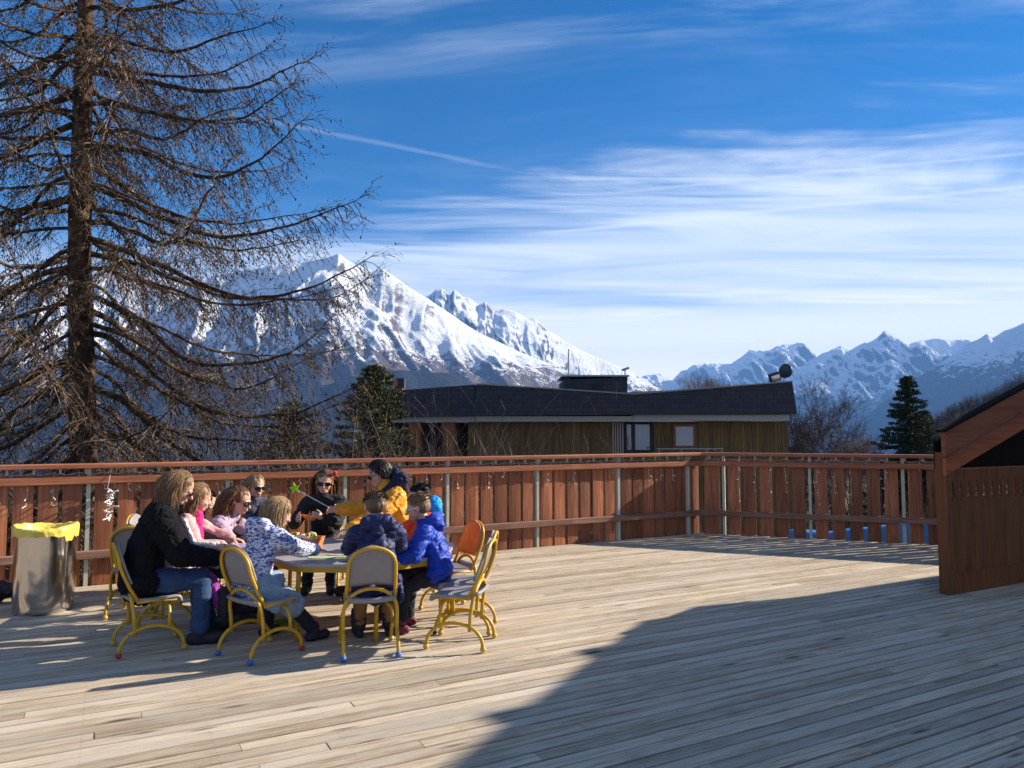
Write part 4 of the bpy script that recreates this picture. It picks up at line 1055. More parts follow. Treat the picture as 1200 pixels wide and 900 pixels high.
# held things
def held():
    p = p7['W']; c = (p[0] + p[1]) * 0.5 + V((0, -0.05, 0.01))
    m = MB(); m.tube([V((-0.06, 0, 0.035)), V((-0.02, 0, 0.012)), V((0.035, 0, -0.005)), V((0.065, 0, -0.012))], [0.008, 0.018, 0.020, 0.008], 8, flat=0.3)
    o = m.build('felt_shape', fabric('orange_felt_piece', (0.75, 0.22, 0.03), 0.9), None, True); o.location = c; tag(o, 'orange felt shape held up by the girl with the red bow', 'craft')
    Wd = p8['W'][1] + (p8['W'][1] - p8['E'][1]).normalized() * 0.06; s = V((-1.955, 6.72, 0.985)); d = (s - Wd)
    rt = empty('star_wand', Wd); tag(rt, 'thin stick with a lime green star held by the person in mustard', 'craft')
    m = MB(); m.tube([-d * 0.12, d * 0.98], 0.0045, 8); m.build('stick', M['wire'], rt, True)
    m = MB(); pts = []
    for k in range(10):
        a = R(90 + 36 * k + 12); q = 0.055 if k % 2 == 0 else 0.024; pts.append((q * math.cos(a), q * math.sin(a)))
    m.prism(pts, -0.004, 0.004, 'y', M=Matrix.Translation(d)); m.build('star', fabric('lime_felt', (0.38, 0.66, 0.02), 0.9), rt)
    m = MB(); m.ell((0, 0, 0), 0.10, 0.10, 0.035, 16, 10); m.cap((0.05, 0, 0.0), (-0.1, 0.05, 0.01), 0.05, 0.03, (0, 1, 0), 0.5)
    o = remeshed(m, 'green_bag', FB['green'], 0.008, None, 2, folds(0.015, 12)); o.location = (-1.78, 5.72, 0.045); tag(o, 'crumpled olive green cloth on the deck under the table', 'cloth')
held()

# ---------------------------------------------------------------- ground and mountains
def smooth(a, b, x):
    t = min(1.0, max(0.0, (x - a) / (b - a))); return t * t * (3 - 2 * t)
VALLEY = -340.0
def ground_z(x, y):
    r = math.hypot(x, y); z = -3.2
    z -= 0.03 * max(0.0, r - 45)
    z += (VALLEY + 3.2) * smooth(140, 1700, r) * 0.95
    return max(z, VALLEY) + (0.4 * noise.noise(V((x * 0.03, y * 0.03, 0))) if r < 400 else 8 * noise.noise(V((x * 0.003, y * 0.003, 2))))
def ground():
    t = NT('winter_meadow')
    n = t.noise(t.coord((0.35, 0.35, 0.35)), 1.0, 7, 0.6); n2 = t.noise(t.coord((0.02, 0.02, 0.02)), 1.0, 5)
    c = t.mix(t.ramp(n, [(0.35, 0.0), (0.65, 1.0)]), (0.07, 0.055, 0.03), (0.19, 0.155, 0.085))
    c = t.mix(t.ramp(n2, [(0.45, 0.0), (0.6, 0.8)]), c, (0.035, 0.045, 0.025)); t.base(c, 0.95, 0, 0.1); t.bump(n, 0.5, 0.2)
    rs = [0.0, 4, 8, 14, 22, 32, 45, 60, 80, 110, 150, 220, 320, 480, 700, 1000, 1400, 2000, 3000, 5000, 7000, 9000, 11500]
    na = 120; vs = []; 
    for r in rs:
        for k in range(na): a = 2 * math.pi * k / na; x, y = r * math.cos(a), r * math.sin(a); vs.append((x, y, ground_z(x, y)))
    q = []
    for i in range(len(rs) - 1):
        for k in range(na): q.append((i * na + k, i * na + (k + 1) % na, (i + 1) * na + (k + 1) % na, (i + 1) * na + k))
    o = npmesh(np.array(vs), np.array(q), 'ground', t.m, None, True); tag(o, kind='structure')
ground()

def mountain_mat(name, snow0, snow1, speck, forest, rock, spk=1.0, steep=0.62):
    """snow above a ragged line, bare rock on steep faces, dark woods below"""
    t = NT(name); geo = t.n('ShaderNodeNewGeometry'); pos = t.n('ShaderNodeSeparateXYZ', {0: geo.outputs['Position']}).outputs
    nz = t.n('ShaderNodeSeparateXYZ', {0: geo.outputs['Normal']}).outputs[2]
    v = t.coord((0.001, 0.001, 0.001), 'Object')
    n1 = t.noise(v, 1.6, 8, 0.62); n2 = t.noise(v, 14, 7, 0.7, 0.4); n3 = t.noise(v, 60 * spk, 5, 0.7)
    h = t.math('ADD', pos[2], t.math('MULTIPLY', t.math('SUBTRACT', n1, 0.5), 340))
    h = t.math('ADD', h, t.math('MULTIPLY', t.math('SUBTRACT', n2, 0.5), 380))
    alt = t.n('ShaderNodeMapRange', {0: h, 1: snow0, 2: snow1}, interpolation_type='SMOOTHSTEP').outputs[0]
    sp = t.math('ADD', t.math('MULTIPLY', n3, 0.6), t.math('MULTIPLY', n2, 0.4))
    thr = t.math('SUBTRACT', 0.80, t.math('MULTIPLY', alt, speck))
    snow = t.n('ShaderNodeMapRange', {0: t.math('SUBTRACT', sp, thr), 1: -0.02, 2: 0.03}, interpolation_type='SMOOTHSTEP').outputs[0]
    st = t.n('ShaderNodeMapRange', {0: t.math('ADD', nz, t.math('MULTIPLY', t.math('SUBTRACT', sp, 0.5), 0.55)), 1: steep - 0.10, 2: steep + 0.04}, interpolation_type='SMOOTHSTEP').outputs[0]
    snow = t.math('MULTIPLY', snow, st)
    wood_ = t.n('ShaderNodeMapRange', {0: t.math('ADD', h, t.math('MULTIPLY', n3, 120)), 1: snow0 - 60, 2: snow0 + 260}).outputs[0]
    bare = t.mix(n3, rock, tuple(x * 0.55 for x in rock))
    low = t.mix(wood_, t.mix(n3, forest, tuple(x * 0.45 for x in forest)), bare)
    c = t.mix(snow, low, (0.86, 0.88, 0.92)); t.base(c, 0.8, 0, 0.1)
    t.bump(t.math('ADD', n2, t.math('MULTIPLY', n3, 0.5)), 0.8, 40); return t.m

def interp(P, x):
    if x <= P[0][0]: return P[0][1]
    for (a, b), (c, d) in zip(P, P[1:]):
        if x <= c: return b + (d - b) * (x - a) / (c - a)
    return P[-1][1]

def mountain(name, ridge, D, depth_f, mat, nu=420, nv=110, spur=1.0, seed=0.0, foot=VALLEY, jag=1.0, lateral=0.0):
    """ridge: tan(azimuth)*870+600 against crest height; a range with a real front slope, back slope and spurs"""
    x0, x1 = ridge[0][0], ridge[-1][0]
    vs = np.empty((nu + 1, nv + 1, 3)); cut = 0.80
    for i in range(nu + 1):
        px = x0 + (x1 - x0) * i / nu; u = (px - 600) / 870; el = (505 - interp(ridge, px)) / 870
        crest = el * D * 1.0 + 1.5
        for j in range(nv + 1):
            v = j / nv
            if v < cut: t = v / cut; Y = D * (1 - depth_f * (1 - t)); prof = t ** 1.25
            else: t = (v - cut) / (1 - cut); Y = D * (1 + depth_f * 0.5 * t); prof = 1 - t ** 1.1
            X = u * D * (1 + (Y / D - 1) * 0.75)
            H = crest - foot
            q = V((X / 900 + seed, Y / 900, seed))
            wx = 0.35 * noise.noise(q * 0.9 + V((5, 2, 1)))
            rg = noise.ridged_multi_fractal(V((X / 820 + seed + Y / 2600 + wx, Y / 2300 + seed, seed)), 0.78, 2.2, 7, 1.0, 2.2)
            sm = noise.fractal(q * 2.2, 0.9, 2.1, 6)
            w = math.sin(math.pi * min(1, max(0, prof))) ** 0.8 if v < cut else 0.5 * (1 - prof)
            z = foot + H * prof + spur * H * 0.15 * (rg - 1.05) * w + spur * H * 0.022 * sm * (0.45 * jag + w)
            if v >= cut: z = min(z, crest)
            vs[i, j] = (X, Y, z)
    a = np.arange(nu)[:, None] * (nv + 1) + np.arange(nv)[None, :]
    q = np.stack([a, a + nv + 1, a + nv + 2, a + 1], -1).reshape(-1, 4)
    o = npmesh(vs.reshape(-1, 3), q, name, mat, None, True); tag(o, kind='structure'); return o

MM = mountain_mat('snow_mountain', 40, 640, 0.60, (0.030, 0.034, 0.040), (0.15, 0.11, 0.10), 2.0, 0.69)
MF = mountain_mat('far_snow_mountain', 80, 620, 0.75, (0.03, 0.04, 0.05), (0.07, 0.07, 0.085), 0.7, 0.52)
MR2 = mountain_mat('rocky_snow_ridge', 40, 620, 0.60, (0.025, 0.03, 0.04), (0.075, 0.08, 0.10), 1.6, 0.66)
MD = mountain_mat('wooded_ridge', 500, 2600, 0.5, (0.035, 0.038, 0.042), (0.10, 0.08, 0.075), 1.6, 0.3)
mountain('mountain', [(-1500, 420), (-1100, 330), (-800, 360), (-420, 345), (-250, 350), (-100, 340), (0, 332), (60, 325), (150, 322), (220, 328), (256, 320), (300, 312), (360, 303), (384, 299), (395, 295), (403, 302), (420, 311), (434, 315), (447, 313), (459, 321), (475, 333), (487, 341), (520, 362), (560, 388), (610, 412), (660, 432), (720, 455), (800, 490), (860, 520)], 4200, 0.45, MM, 1150, 220, 1.0, 3.1)
mountain('mountain', [(380, 340), (440, 350), (487, 350), (502, 345), (510, 338), (518, 337), (526, 345), (532, 338), (541, 346), (549, 347), (560, 355), (569, 352), (578, 363), (590, 361), (604, 364), (615, 372), (628, 373), (643, 387), (667, 402), (702, 419), (737, 434), (761, 447), (790, 462), (860, 500)], 5400, 0.27, MR2, 460, 150, 0.9, 8.4, jag=1.8)
mountain('mountain', [(-1500, 440), (-900, 480), (-420, 475), (-100, 460), (60, 455), (250, 462), (380, 452), (440, 440), (470, 434), (500, 436), (530, 437), (560, 452), (600, 470), (680, 500), (760, 540)], 2700, 0.35, MD, 340, 110, 1.3, 5.5)
mountain('mountain', [(700, 470), (757, 441), (775, 437), (788, 445), (800, 433), (833, 425), (857, 425), (880, 412), (897, 415), (910, 407), (920, 405), (943, 407), (963, 418), (1000, 430), (1060, 445), (1150, 450)], 9300, 0.18, MF, 460, 150, 2.0, 2.2, jag=1.5)
mountain('mountain', [(880, 470), (912, 450), (932, 437), (950, 424), (967, 416), (987, 407), (1000, 411), (1020, 401), (1030, 396), (1038, 389), (1053, 397), (1067, 402), (1083, 397), (1100, 396), (1117, 399), (1137, 400), (1180, 412), (1300, 420)], 7900, 0.20, MF, 520, 160, 2.1, 6.9, jag=1.4)
MR = mountain_mat('shaded_snow_mountain', 120, 850, 0.62, (0.025, 0.03, 0.04), (0.08, 0.08, 0.09), 0.9, 0.48)
mountain('mountain', [(960, 520), (1010, 490), (1040, 470), (1070, 447), (1093, 432), (1117, 417), (1140, 401), (1152, 396), (1160, 390), (1170, 394), (1182, 386), (1200, 379), (1260, 355), (1340, 335), (1500, 330), (1800, 360), (2200, 380)], 5600, 0.27, MR, 460, 150, 1.5, 11.3)

def haze():
    m = bpy.data.materials.new('haze_air'); m.use_nodes = True; t = m.node_tree; t.nodes.clear()
    o = t.nodes.new('ShaderNodeOutputMaterial'); v = t.nodes.new('ShaderNodeVolumePrincipled')
    v.inputs['Color'].default_value = (0.20, 0.46, 1.0, 1); v.inputs['Density'].default_value = HAZE; v.inputs['Anisotropy'].default_value = 0.0
    t.links.new(v.outputs[0], o.inputs['Volume'])
    mb = MB(); mb.box(-11800, 11800, -11800, 11800, VALLEY - 12, 1290); ob = mb.build('haze', m); tag(ob, kind='stuff')
HAZE = 7.6e-5
haze()

# ---------------------------------------------------------------- neighbouring building
def window_glass():
    t = NT('window_glass'); t.base((0.05, 0.06, 0.07), 0.03, 0.0, 1.0); t.b.inputs['Metallic'].default_value = 0.85; t.set(t.b.inputs['Base Color'], (0.80, 0.84, 0.88)); return t.m
M['glass'] = window_glass()
M['wall'] = wood('stained_brown_cladding', (0.070, 0.042, 0.016), (0.19, 0.12, 0.045), 'z', False, 0.8, per=0.4)
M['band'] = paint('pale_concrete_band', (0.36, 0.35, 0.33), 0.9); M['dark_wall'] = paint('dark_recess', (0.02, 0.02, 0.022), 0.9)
M['brick'] = paint('orange_chimney', (0.45, 0.14, 0.05), 0.9); M['metal'] = paint('zinc', (0.30, 0.31, 0.33), 0.4, 0.7); M['coping'] = paint('roof_coping', (0.30, 0.25, 0.22), 0.7)
def building():
    Y = 30.0; k = Y / 870
    fx = lambda px: (px - 600) * k; fz = lambda py: 1.5 + (505 - py) * k
    rt = empty('lodge_building', (fx(559), Y, -3.2)); tag(rt, 'low brown wooden building with a deep dark shingled roof edge beyond the railing', 'building')
    ox, oz = fx(559), -3.2
    def B(m, nm, mat):
        m.v = [(x - ox, y - Y, z - oz) for x, y, z in m.v]; return m.build(nm, mat, rt)
    # walls: boards as slightly proud strips, leaning out to the ground at both ends
    xl, xr = fx(559), fx(917)
    m = MB(); m.prism([(fx(548) - 0.9, -3.2), (fx(929) + 0.6, -3.2), (fx(923), fz(530)), (xr, fz(494)), (xl, fz(494)), (fx(548), fz(530))], Y + 0.03, Y + 8.8, 'y'); B(m, 'wall', M['wall'])
    m = MB(); x = fx(549)
    rnd = random.Random(5)
    while x < fx(921):
        w = rnd.uniform(0.12, 0.16)
        if not (fx(724) < x + w and x < fx(765)) and not (fx(787) < x + w and x < fx(816)):
            m.box(x, x + w - 0.012, Y + rnd.uniform(-0.006, 0.004), Y + 0.045, -3.2, fz(494.5))
        else:
            m.box(x, x + w - 0.012, Y, Y + 0.045, -3.2, fz(529)); 
        x += w
    B(m, 'cladding', M['wall'])
    # deep shingled roof edge, higher at both ends, dipping in the middle (butterfly roof)
    top = [(fx(559), fz(452)), (fx(640), fz(457)), (fx(739), fz(463.5)), (fx(921), fz(449))]
    m = MB(); m.prism([(fx(556), fz(487.5))] + top + [(fx(925.5), fz(485.5))], Y - 0.75, Y + 8.6, 'y'); B(m, 'roof', M['slate'])
    m = MB()
    for (a, b), (c, d) in zip(top, top[1:]): m.prism([(a, b + 0.002), (c, d + 0.002), (c, d + 0.05), (a, b + 0.05)], Y - 0.79, Y - 0.60, 'y')
    B(m, 'coping', M['coping'])
    m = MB(); m.box(fx(558), fx(739), Y - 0.55, Y + 0.02, fz(494.3), fz(488)); m.box(fx(739) + .02, fx(919), Y - 0.55, Y + 0.02, fz(493.3), fz(486.4)); B(m, 'eaves_band', M['band'])
    # rising roof plane behind the dip, catching light
    m = MB(); m.prism([(fx(742), fz(458)), (fx(900), fz(449.5)), (fx(900), fz(447.5)), (fx(742), fz(455.5))], Y + 3.0, Y + 8.5, 'y'); B(m, 'rear_roof', M['coping'])
    # rooftop plant box
    bx = MB(); bx.prism([(fx(663), 2.6), (fx(741), 2.6), (fx(741), fz(439)), (fx(663), fz(443))], Y + 1.2, Y + 4.2, 'y'); o = B(bx, 'plant_box', M['slate'])
    bx = MB(); bx.box(fx(661), fx(743), Y + 1.1, Y + 4.3, fz(438.7), fz(436.8)); bx.v = [(x - ox, y - Y, z - oz) for x, y, z in bx.v]; bx.build('lid', M['metal'], o)
    bx = MB(); bx.box(fx(697), fx(710), Y + 1.17, Y + 1.198, fz(456), fz(447)); bx.v = [(x - ox, y - Y, z - oz) for x, y, z in bx.v]; bx.build('vent', M['dark_wall'], o)
    # windows
    def win(a, b, t, bo, nm='window', mull=None):
        m = MB(); fw = 0.10
        for (x0, x1, z0, z1) in ((a, a + fw, bo, t), (b - fw, b, bo, t), (a + fw, b - fw, t - fw, t), (a + fw, b - fw, bo, bo + fw)): m.box(x0, x1, Y - 0.09, Y + 0.04, z0, z1)
        if mull: m.box(mull - 0.07, mull + 0.07, Y - 0.085, Y + 0.04, bo + fw, t - fw)
        f = B(m, nm, M['shelter'] if nm == 'window' else M['dark_wall'])
        m = MB(); m.box(a + fw, b - fw, Y - 0.02, Y + 0.02, bo + fw, t - fw); m.v = [(x - ox, y - Y, z - oz) for x, y, z in m.v]; m.build('pane', M['glass'], f)
    win(fx(731), fx(764), fz(494.6), fz(530), 'glazed_door', fx(741.5)); win(fx(788), fx(815), fz(497), fz(525))
    m = MB()
    for q in range(5): m.box(fx(717 + q * 2.8), fx(718.6 + q * 2.8), Y - 0.12, Y - 0.012, -3.2, fz(494.5))
    B(m, 'batten_screen', M['coping'])
    m = MB(); m.box(fx(762), fx(836), Y - 1.3, Y - 1.26, fz(525.5), fz(524.3)); 
    for q in (764, 789, 817, 834): m.box(fx(q), fx(q + 1), Y - 1.3, Y - 1.26, -3.2, fz(525.5))
    B(m, 'balcony_rail', M['metal'])
    # left wing turned back from the corner
    ang = R(172); d = V((math.cos(ang), math.sin(ang), 0)); nn = V((d.y, -d.x, 0)); c = V((fx(558), Y - 0.73, 0)); 
    def wing(m, nm, mat): return B(m, nm, mat)
    W = Matrix(((d.x, -nn.x, 0, c.x), (d.y, -nn.y, 0, c.y), (0, 0, 1, 0), (0, 0, 0, 1)))
    m = MB(); m.prism([(0.03, fz(487.5)), (0.03, fz(452)), (2.9, fz(457.5)), (4.6, fz(461)), (4.6, fz(490))], 0.0, -7.0, 'y', M=W); wing(m, 'wing_roof', M['slate'])
    m = MB(); m.box(0.05, 4.5, -0.8, -0.25, fz(494.5), fz(488.2), M=W); wing(m, 'wing_band', M['band'])
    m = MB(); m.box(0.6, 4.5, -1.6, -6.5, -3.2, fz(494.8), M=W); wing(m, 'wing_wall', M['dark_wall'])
    for q in (0.9, 2.3, 3.7): m = MB(); m.box(q, q + 0.5, -0.75, -0.35, -3.2, fz(494.8), M=W); wing(m, 'pillar', M['shelter'])
    m = MB(); m.box(fx(456), fx(461), Y + 1.0, Y + 1.5, 2.0, fz(443)); m.box(fx(464), fx(468), Y + 0.8, Y + 1.0, 2.0, fz(454)); B(m, 'orange_chimney', M['brick'])
    m = MB(); m.box(fx(459.5), fx(469), Y + 1.05, Y + 1.45, fz(455), fz(441)); B(m, 'chimney', M['slate'])
    m = MB(); m.tube([(fx(671), Y + 2, 2.8), (fx(671), Y + 2, fz(402))], 0.03, 6); B(m, 'antenna', M['metal']); m = MB(); m.tube([(fx(740), Y + 1.6, fz(440)), (fx(740), Y + 1.6, fz(430))], 0.03, 6); m.tube([(fx(736), Y + 1.6, fz(430)), (fx(745), Y + 1.6, fz(427))], 0.05, 6); B(m, 'antenna', M['metal'])
    # floodlight and round lamp on the roof's right end
    r2 = empty('floodlight', (fx(907), Y - 0.2, fz(449))); tag(r2, 'small square floodlight on the right end of the roof', 'floodlight')
    q = Matrix.Rotation(R(-18), 4, 'Y') @ Matrix.Rotation(R(25), 4, 'X')
    m = MB(); m.box(-0.20, 0.20, -0.12, 0.08, 0.10, 0.42, M=q); m.build('lamp_body', M['black'], r2)
    m = MB(); m.box(-0.17, 0.17, -0.135, -0.122, 0.13, 0.39, M=q); m.build('lamp_glass', M['glass'], r2); m = MB(); m.tube([(-0.2, 0, 0), (-0.2, 0, 0.3)], 0.025, 6); m.tube([(0.2, 0, 0), (0.2, 0, 0.3)], 0.025, 6); m.build('bracket', M['metal'], r2)
    r3 = empty('siren_lamp', (fx(917), Y - 0.2, fz(449))); tag(r3, 'round black dish-shaped lamp on a bracket at the right end of the roof', 'lamp')
    m = MB(); Mq = Matrix.Rotation(R(-55), 3, 'Z') @ Matrix.Rotation(R(80), 3, 'X'); prof = [(0.02, -0.22), (0.14, -0.20), (0.24, -0.08), (0.29, 0.06), (0.30, 0.10), (0.27, 0.10), (0.02, 0.04)]
    vs = []; fs = []
    for rr, zz in prof:
        for kk in range(20): a = 2 * math.pi * kk / 20; vs.append(V((0.12, 0, 0.46)) + Mq @ V((rr * math.cos(a), rr * math.sin(a), zz)))
    for i in range(len(prof) - 1):
        for kk in range(20): fs.append((i * 20 + kk, i * 20 + (kk + 1) % 20, (i + 1) * 20 + (kk + 1) % 20, (i + 1) * 20 + kk))
    fs.append(tuple(range(20))); fs.append(tuple(range(120, 140))); m.add(vs, fs); m.build('lamp_housing', M['black'], r3, True)
    m = MB(); m.tube([(0, 0, 0), (0.02, 0, 0.2), (0.10, 0, 0.36)], 0.03, 8); m.build('bracket', M['metal'], r3)
building()

# ---------------------------------------------------------------- trees
def bark(name, a, b, sc=6, lich=None):
    t = NT(name); n = t.noise(t.coord((sc, sc, sc * 0.35)), 2.5, 6, 0.7, 0.6); c = t.mix(t.ramp(n, [(0.35, 0.0), (0.65, 1.0)]), a, b)
    if lich: c = t.mix(t.ramp(t.noise(t.coord(), 3.0, 4), [(0.55, 0.0), (0.68, 0.75)]), c, lich)
    t.base(c, 0.95, 0, 0.1); t.bump(n, 0.9, 0.03); return t.m
def twigmat(name, a, b, c3=None):
    t = NT(name); r = t.n('ShaderNodeNewGeometry').outputs['Random Per Island']; st = [(0.0, a), (0.75, b)] + ([(1.0, c3)] if c3 else [])
    t.base(t.ramp(r, st), 0.9, 0, 0.15); return t.m
M['larch_bark'] = bark('larch_bark', (0.028, 0.016, 0.010), (0.13, 0.078, 0.048), 7, (0.30, 0.25, 0.17))
M['larch_twig'] = twigmat('larch_twigs', (0.018, 0.013, 0.010), (0.115, 0.073, 0.046), (0.26, 0.19, 0.12))

def larch():
    rnd = random.Random(21); X0, Y0 = -6.37, 11.0
    rt = empty('larch_tree', (X0, Y0, -3.2)); tag(rt, 'tall leafless larch with drooping cone-covered branches rising behind the left railing', 'tree')
    B0 = V((X0, Y0, -3.2)); trunk = []; Ht = 17.5
    def tp(z):  # trunk centre at world height z
        return V((X0 - 0.02 * (z + 0.5) + 0.05 * math.sin(z * 0.8), Y0 + 0.04 * math.sin(z * 1.1 + 1), z))
    def tr(z): return 0.218 * max(0.02, 1 - (z + 3.2) / (Ht + 0.6)) ** 0.8 + (0.10 * math.exp(-(z + 3.2) * 1.2)) + 0.012
    zs = [-3.3 + i * 0.12 for i in range(int((Ht) / 0.12))]
    n = 28; vs = []; fs = []
    for i, z in enumerate(zs):
        c = tp(z)
        for k in range(n):
            a = 2 * math.pi * k / n; r = tr(z) * (1 + 0.10 * noise.noise(V((math.cos(a) * 2.5, math.sin(a) * 2.5, z * 2.2))) + 0.07 * noise.noise(V((math.cos(a) * 8, math.sin(a) * 8, z * 5))))
            vs.append(c - B0 + V((r * math.cos(a), r * math.sin(a), 0)))
    for i in range(len(zs) - 1):
        for k in range(n): fs.append((i * n + k, i * n + (k + 1) % n, (i + 1) * n + (k + 1) % n, (i + 1) * n + k))
    m = MB(); m.add(vs, fs); m.build('trunk', M['larch_bark'], rt, True)
    limbs = []; tw = []
    UP = V((0, 0, 1))
    def seg(L, a, b, r0, r1): L.append((tuple(a - B0), tuple(b - B0), r0, r1))
    def knob(p, s, d=None):
        d = d or V((rnd.uniform(-1, 1), rnd.uniform(-1, 1), rnd.uniform(-.6, 1))).normalized()
        tw.append((tuple(p - B0), tuple(p + d * s * 0.9 - B0), s * 0.30, s * 0.55)); tw.append((tuple(p + d * s * 0.9 - B0), tuple(p + d * s * 1.9 - B0), s * 0.55, s * 0.1))
    def twig(p, d, L, r, lvl, droop):
        st = 0.075 if lvl == 0 else 0.06; k = max(2, int(L / st)); st = L / k; r_ = r
        for i in range(k):
            t = i / k; d = (d + V((rnd.uniform(-1, 1), rnd.uniform(-1, 1), rnd.uniform(-1, 1))) * 0.15 + UP * (-droop if t < 0.55 else droop * 0.35)).normalized(); q = p + d * st; r1 = r * (1 - 0.85 * (t + 1 / k))
            seg(tw, p, q, r_, r1); r_ = r1
            if rnd.random() < 0.70: knob(q, rnd.uniform(0.008, 0.016))
            if rnd.random() < 0.07: knob(q, rnd.uniform(0.016, 0.026), UP)
            if lvl == 0 and i > 0 and rnd.random() < 0.70:
                sd = (d.cross(UP) if abs(d.z) < 0.9 else V((1, 0, 0))).normalized() * rnd.choice((-1, 1))
                twig(q, (d * 0.6 + sd * 0.7 + UP * rnd.uniform(-0.7, 0.3)).normalized(), rnd.uniform(0.10, 0.36) * (1 - 0.4 * t), 0.0046, 1, 0.10)
            p = q
    def branch(z, az, L, e0, tipup, rb, dens=1.0):
        p = tp(z); d0 = V((math.cos(az), math.sin(az), 0)); sd = V((-d0.y, d0.x, 0)); n = max(8, int(L / 0.16)); st = L / n; wob = rnd.uniform(-0.3, 0.3); r_ = rb
        cont = rnd.uniform(0, 6); kink = V((0, 0, 0))
        for i in range(n):
            t = (i + 0.5) / n; e = e0 - 0.42 * math.sin(min(1, t * 1.7) * math.pi) * (0.65) + tipup * smooth(0.42, 1.0, t)
            hd = (d0 + sd * (wob * t + 0.12 * math.sin(t * 7 + cont))).normalized()
            kink = kink * 0.6 + V((rnd.uniform(-1, 1), rnd.uniform(-1, 1), rnd.uniform(-1, 1))) * 0.17; d = (hd * math.cos(e) + UP * math.sin(e) + kink).normalized()
            q = p + d * st; r1 = rb * (1 - t) ** 0.9 * 0.9 + 0.0045
            seg(limbs, p, q, r_, r1); r_ = r1
            s2 = hd.cross(UP)
            if i * st > 0.25:
                k = 2.35 * dens
                for _ in range(int(k) + (rnd.random() < k % 1)):
                    s = rnd.choice((-1, 1)); s2 = hd.cross(UP) * s
                    Ls = (0.28 + 0.85 * math.sin(math.pi * min(1, t * 0.85 + 0.08)) * rnd.uniform(0.35, 1.0)) * min(1.0, L / 3.2)
                    dd = (hd * rnd.uniform(0.2, 0.9) + s2 * rnd.uniform(0.3, 1.0) + UP * rnd.uniform(-0.9, 0.2)).normalized()
                    twig(p.lerp(q, rnd.random()), dd, Ls, 0.0080, 0, rnd.uniform(0.08, 0.22))
                if rnd.random() < 0.7: twig(q, (UP + hd * 0.7 + s2 * 0.3).normalized() if i * st > 0.3 else hd, rnd.uniform(0.10, 0.32), 0.004, 1, -0.02)
            if rnd.random() < 0.7: knob(q, rnd.uniform(0.010, 0.018))
            p = q
        for _ in range(4): twig(p, (hd + UP * rnd.uniform(0.1, 0.9) + sd * rnd.uniform(-.4, .4)).normalized(), rnd.uniform(0.25, 0.6), 0.005, 0, -0.03)
    # limb lengths follow the crown's outline by height
    prof = [(-0.5, 2.6), (0.6, 3.6), (1.6, 4.3), (2.6, 4.5), (3.8, 4.5), (4.6, 4.35), (5.6, 3.7), (6.6, 3.5), (7.8, 3.15), (9, 3.0), (11, 2.2), (14.2, 0.5)]
    z = -0.3; az = 0.3
    while z < 13.9:
        L = interp(prof, z); az += 2.399963 + rnd.uniform(-0.35, 0.35)
        low = 1 - smooth(1.5, 6.5, z); e0 = 0.04 - 0.42 * low + rnd.uniform(-0.12, 0.12)
        tow = -math.sin(az + 0.52)    # towards the deck the limbs were pruned shorter
        branch(z, az, L * rnd.uniform(0.78, 1.04) * (1 - 0.45 * smooth(0.5, 0.95, tow)), e0, 0.38 + 0.30 * low + rnd.uniform(-0.2, 0.2), (0.011 + 0.0065 * L) * rnd.uniform(0.6, 1.25), 1.0 if z < 8.5 else 0.5)
        z += 0.085 if z < 8.5 else 0.16
    # the long sprays that reach right, and the bold ones to the left
    for z, azd, L, e0, tu in ((5.9, 2, 3.9, -0.10, 0.75), (5.2, -6, 4.5, -0.16, 0.65), (4.4, 4, 4.75, -0.24, 0.70), (3.6, -5, 4.7, -0.30, 0.75), (3.0, 8, 4.9, -0.30, 0.85), (2.2, 0, 4.9, -0.30, 0.70), (1.6, -4, 5.9, -0.24, 0.62), (7.0, 1, 3.6, -0.02, 0.5),
                              (6.6, 176, 3.6, 0.02, 0.2), (6.2, 188, 3.6, -0.36, 0.5), (5.0, 181, 3.6, -0.05, 0.3), (4.0, 186, 3.6, -0.25, 0.5), (2.6, 178, 3.8, -0.2, 0.5), (7.4, 170, 3.4, -0.2, 0.5)):
        branch(z, R(azd), L, e0, tu, 0.050, 1.2)
    prisms(limbs, 7, 'limbs', M['larch_bark'], rt); prisms(tw, 3, 'crown', M['larch_twig'], rt); print('larch', len(tw), time.time() - T0)
larch()

